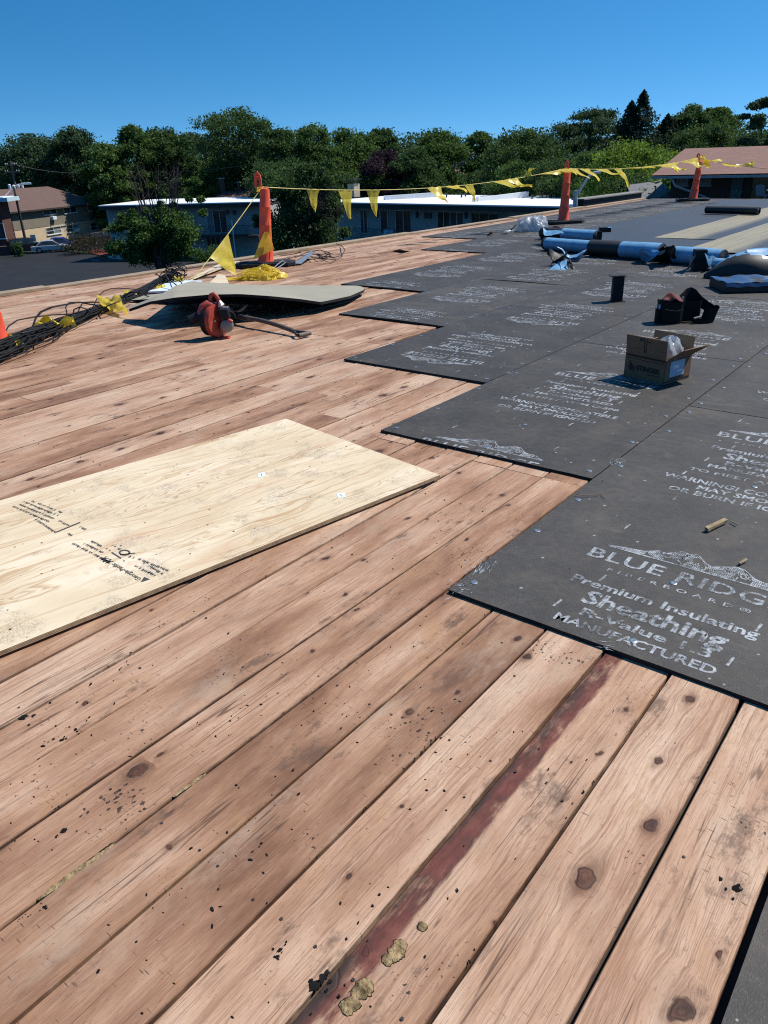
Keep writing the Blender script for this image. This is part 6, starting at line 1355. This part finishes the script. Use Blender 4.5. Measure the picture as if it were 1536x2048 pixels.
spec = [
 ('broad_tree', 'wide round dull green tree at the far left skyline', 62, 272, 66, 96, 'broad', 'blue'),
 ('dense_tree', 'tall dense dome-topped tree second from the left on the skyline', 140, 254, 44, 92, 'oval', 'blue'),
 ('broad_tree', 'lighter green tree in the dip right of the dome-topped tree', 205, 286, 42, 84, 'broad', 'mid'),
 ('broad_tree', 'loose green tree with sky gaps above the gabled house, left half', 262, 250, 40, 86, 'broad', 'mid'),
 ('broad_tree', 'loose green tree above the gabled house, right half', 322, 258, 52, 88, 'broad', 'dark'),
 ('broad_tree', 'darker lower tree left of the leaning tall tree', 385, 268, 42, 90, 'broad', 'blue'),
 ('tall_tree', 'tallest left-hand tree with a wide feathery top over a narrow waist', 462, 218, 68, 80, 'vase', 'dark'),
 ('spiky_tree', 'spiky-topped tree right of the tall feathery tree', 552, 254, 42, 78, 'broad', 'dark'),
 ('broad_tree', 'high rounded tree rising above the first orange post', 626, 241, 46, 80, 'oval', 'mid'),
 ('broad_tree', 'wide mid green tree left of the purple-leaved one', 696, 255, 52, 84, 'broad', 'mid'),
 ('broad_tree', 'rounded tree just above the purple-leaved one', 760, 255, 40, 88, 'oval', 'dark'),
 ('purple_tree', 'dark purple-leaved tree in the middle of the tree line', 768, 300, 44, 70, 'broad', 'purple'),
 ('broad_tree', 'broad pale green tree right of the purple-leaved one', 872, 261, 58, 94, 'broad', 'mid'),
 ('broad_tree', 'low tree below the broad pale green one', 828, 298, 46, 76, 'broad', 'dark'),
 ('broad_tree', 'small round tree behind the central utility pole', 960, 262, 32, 98, 'oval', 'mid'),
 ('broad_tree', 'wide ragged-topped tree left of the middle orange post', 1050, 256, 70, 74, 'broad', 'dark'),
 ('layered_tree', 'layered flat-topped dark tree above the bright green one', 1184, 211, 66, 78, 'flat', 'blue'),
 ('fir_tree', 'dark fir with twin pointed tops on the right skyline', 1288, 188, 165, 72, 'fir', 'fir'),
 ('fir_tree', 'lower dark fir shoulder right of the twin-topped fir', 1336, 236, 150, 76, 'fir', 'fir'),
 ('bright_tree', 'bright yellow-green tree left of the brick house roof', 1258, 280, 76, 50, 'broad', 'light'),
 ('broad_tree', 'tree with separate leafy tops behind the brick house ridge', 1378, 206, 36, 80, 'vase', 'dark'),
 ('weeping_tree', 'tall soft-topped tree rising above the brick house', 1436, 202, 46, 82, 'weep', 'mid'),
 ('broad_tree', 'dark broad tree close behind the brick house roof', 1420, 250, 70, 66, 'broad', 'dark'),
 ('open_pine', 'open-branched pine cut by the right border', 1536, 180, 36, 64, 'flat', 'blue'),
 ('broad_tree', 'low dark tree under the open pine at the right border', 1516, 262, 50, 70, 'broad', 'dark'),
 ('understory_tree', 'low dark tree behind the transformer pole at far left', 30, 318, 60, 102, 'broad', 'dark'),
 ('understory_tree', 'shadowed low tree below the dome-topped tree', 130, 320, 60, 100, 'broad', 'blue'),
 ('understory_tree', 'shadowed low tree between the pole and the gabled house', 222, 330, 40, 98, 'broad', 'dark'),
 ('understory_tree', 'low tree directly behind the gabled house', 330, 322, 62, 100, 'broad', 'dark'),
 ('understory_tree', 'bushy mid green tree left of the first orange post', 440, 318, 56, 84, 'low', 'mid'),
 ('understory_tree', 'bushy tree right behind the first orange post', 540, 322, 54, 74, 'low', 'dark'),
 ('understory_tree', 'bushy tree with paler leaves above the first hanging pennants', 668, 318, 60, 66, 'low', 'mid'),
 ('understory_tree', 'low round tree below the purple-leaved tree', 752, 340, 50, 62, 'low', 'dark'),
 ('understory_tree', 'low bushy tree behind the long white parapet', 848, 334, 52, 64, 'low', 'dark'),
 ('understory_tree', 'low tree around the pink-roofed house', 968, 346, 54, 66, 'low', 'dark'),
 ('understory_tree', 'low pale tree in front of the ragged-topped tree', 1030, 322, 50, 62, 'low', 'mid'),
 ('understory_tree', 'low green tree right behind the middle orange post', 1110, 312, 58, 60, 'low', 'dark'),
 ('understory_tree', 'low tree beside the bent pipe', 1180, 306, 50, 58, 'low', 'mid'),
 ('understory_tree', 'shadowed shrubby tree between bent pipe and brick house', 1262, 350, 60, 46, 'low', 'dark'),
 ('understory_tree', 'small light green tree touching the left end of the house roof', 1346, 296, 26, 54, 'low', 'light'),
]
for i, (nm, lb_, px, pt_, hp, ds, kd, mt_) in enumerate(spec):
    if px < 500: ds *= 1.2
    elif 600 < px < 1000: ds = max(ds, 80.)
    tree(nm, lb_, px, pt_, hp, ds, kd, mt_, seed=i, n={'fir': 20000, 'low': 19000}.get(kd, 28000), group=TG, leaf=.118, bottom=.3 if kd == 'low' else (2.2 if kd not in ('broad', 'fir') else 1.0))
# far wood that closes the gaps
rg = np.random.default_rng(5); cen = []
for k in range(260):
    px = -250 + 2050 * k / 260; ds = rg.uniform(168, 185); b = far(px, 305 - px * .036 + 9 * math.sin(px * .021) + rg.normal(0, 7), ds); m = 700; cen.append(np.array([b.x, b.y, 0]) + np.stack([rg.normal(0, 2.4, m), rg.normal(0, 2.4, m), rg.uniform(GZ, b.z - .5, m) + rg.normal(0, .4, m)], 1))
tag(link('distant_wood', quad_mesh('distant_wood', leaf_quads(np.concatenate(cen), .30, rg), LM['blue'])), 'distant dark wood closing the gaps between the trees', 'wood', kind='stuff')
# two big trees between our roof and the white-roofed block
def near_tree(label, px, py_base_dist, blobs, mat, seed, bare, name='multi_stem_tree', n=42000, leaf=.105):
    rg = np.random.default_rng(seed); rr = random.Random(seed); ds = py_base_dist * DS; b = far(px, 500, ds); t = thing(name, label, 'tree', (b.x, b.y, GZ), 0)
    L = []; tot = sum(bl[2] * bl[3] for bl in blobs); k_ = ds / 1560.
    rt = Vector((-b.y, b.x, 0)).normalized() * -1; aw = Vector((b.x, b.y, 0)).normalized()
    for (bx_, by_, rx, ry) in blobs:
        c = far(bx_, by_, ds) - Vector((b.x, b.y, GZ)); m = int(n * rx * ry / tot)
        nc = max(5, int(rx * ry / 120)); u = rg.normal(size=(nc, 3)); u /= np.linalg.norm(u, axis=1)[:, None]; u *= rg.uniform(.35, 1., (nc, 1)) ** .5
        for q in u:
            cc_ = np.array(c) + np.array(rt) * q[0] * rx * k_ + np.array(aw) * q[1] * rx * k_ + np.array([0, 0, q[2] * ry * k_]); mm = m // nc + 1
            d = rg.normal(size=(mm, 3)) * np.array([.55, .55, .42]) * (rx * k_ * .30); L.append(cc_ + d)
    C = np.concatenate(L); C[:, 2] = np.maximum(C[:, 2], .15)
    link('crown', quad_mesh('crown', leaf_quads(C, leaf, rg), LM[mat]), t)
    for k in range(bare[0]):                                # upright stems, some bare and reaching above the leaves
        tx = bare[1] + rr.uniform(-1, 1) * bare[2]; ty = bare[3] + rr.uniform(-6, 26); e = far(tx, ty, ds) - Vector((b.x, b.y, GZ)) + aw * rr.uniform(-1.2, 1.2); s0 = rt * rr.uniform(-.5, .5) + aw * rr.uniform(-.5, .5)
        P = [s0, s0.lerp(e, .35) + Vector((0, 0, e.z * .08)), s0.lerp(e, .7) + rt * rr.uniform(-.2, .2), e]; MB().tube(P, [.11, .075, .04, .012], 6).build('stem', M['bark'], t, smooth=True)
        mb = MB()
        for j in range(5):
            f = rr.uniform(.5, .95); o = s0.lerp(e, f); d = rt * rr.uniform(-.9, .9) + aw * rr.uniform(-.6, .6) + Vector((0, 0, rr.uniform(.3, 1.1))); mb.tube([o, o + d * .5 + Vector((0, 0, .05)), o + d * 1.], [.022, .014, .005], 4)
        mb.build('twigs', M['bark'], t)
    return t
near_tree('leafy multi-stemmed tree with bare upright branches by the black lot', 320, 56, [(262, 480, 40, 40), (345, 462, 52, 34), (392, 405, 20, 40), (372, 486, 38, 26), (310, 502, 50, 22), (252, 436, 16, 22), (300, 476, 48, 34), (336, 412, 16, 26), (286, 425, 12, 24)], 'near', 3, (22, 305, 60, 320))
near_tree('dark shaggy tree with a tangle of dead twigs right of the first orange post', 600, 50, [(560, 430, 46, 60), (610, 390, 60, 44), (650, 460, 40, 42), (600, 470, 66, 40), (575, 370, 50, 34), (640, 360, 40, 30), (520, 460, 22, 36), (660, 420, 24, 30)], 'dark', 4, (16, 590, 60, 352), n=42000)
# dead twig tangle in the second tree
b = far(640, 430, 48.5 * DS); t = thing('dead_branches', 'fan of pale dead branches in front of the dark shaggy tree', 'branches', b); rr = random.Random(12)
def twig(p, d, L, r, dep):
    q = [p]; 
    for k in range(3): d = (d + Vector((rr.gauss(0, .16), rr.gauss(0, .16), rr.gauss(0, .16)))).normalized(); q.append(q[-1] + d * L / 3)
    MBT.tube(q, [r, r * .8, r * .6, r * .35], 4)
    if dep:
        for k in range(4): twig(q[rr.choice([1, 2, 3])], (d + Vector((rr.gauss(0, .55), rr.gauss(0, .55), rr.gauss(0, .55)))).normalized(), L * .62, r * .55, dep - 1)
for k in range(9):
    MBT = MB(); a = rr.uniform(-.5, 3.4); twig(Vector((0, 0, 0)), (Vector((.785, .619, 0)) * math.cos(a) + Vector((0, 0, 1)) * math.sin(a) * .7 + Vector((.1, -.1, 0))).normalized(), rr.uniform(1., 1.9), .028, 3); MBT.build('branch', M['bark'], t)
def shrub(name, label, px, py, dist, w_, h_, mat, n, seed, leaf=.10, z0=0.):
    rg = np.random.default_rng(seed); b = at(px, py, GZ) if dist is None else Vector((*far(px, py, dist * (DS if dist > 45 else 1))[:2], GZ)); t = thing(name, label, 'shrub', b, RZ); C = []
    for k in range(26):
        c = rg.uniform(-1, 1, 3) * np.array([w_ * .42, w_ * .2, h_ * .36]) + np.array([0, 0, h_ * .5 + z0]); C.append(c + rg.normal(0, 1, (n // 26, 3)) * np.array([w_ * .09, w_ * .09, h_ * .16]))
    C = np.concatenate(C); C[:, 2] = np.maximum(C[:, 2], .03); link('foliage', quad_mesh('foliage', leaf_quads(C, leaf, rg, .4), LM[mat]), t); mb = MB(); rr = random.Random(seed)
    for k in range(30): x = rr.uniform(-.4, .4) * w_; mb.tube([(x, rr.uniform(-.2, .2) * w_ * .4, 0), (x * 1.1, 0, h_ * .5), (x * 1.15 + rr.uniform(-.3, .3), rr.uniform(-.3, .3), h_ * rr.uniform(.7, 1.02))], [.02, .014, .005], 4)
    mb.build('stems', M['bark'], t); return t
shrub('bare_hedge', 'bare brownish hedge between the cars and the red mulch', 190, 508, 80, 7.2, 1.9, 'grey', 4200, 1, .10)
shrub('round_bush', 'round green bush in front of the left wing', 412, 509, 66, 2.6, 1.5, 'near', 2000, 2, .09)
shrub('low_shrub', 'spiky low shrub in the mulch left of the first orange post', 486, 512, 62, 1.4, .8, 'near', 900, 3, .08); shrub('low_shrub', 'second low shrub in the mulch, nearer the first orange post', 505, 511, 62, 1.1, .7, 'mid', 800, 4, .08)
shrub('low_shrub', 'leafy weeds at the foot of the brick annex corner', 34, 500, 82, 1.2, 1.5, 'mid', 900, 5, .1)
shrub('leafy_shrub', 'sapling poking up through the roofs left of the utility pole', 113, 384, 108, 1.6, 5.6, 'mid', 1500, 6, .14); shrub('leafy_shrub', 'bushy growth on the left of the brick house by the downspout', 1318, 392, 41, 2.4, 6.8, 'mid', 3000, 7, .10)
shrub('leafy_shrub', 'dense dark shrub left of the garden shed', 1270, 392, 44, 3.4, 6.9, 'dark', 4500, 8, .12); shrub('leafy_shrub', 'vine-covered clump right of the gabled house', 345, 400, 92, 3.6, 5.2, 'dark', 3000, 9, .14)
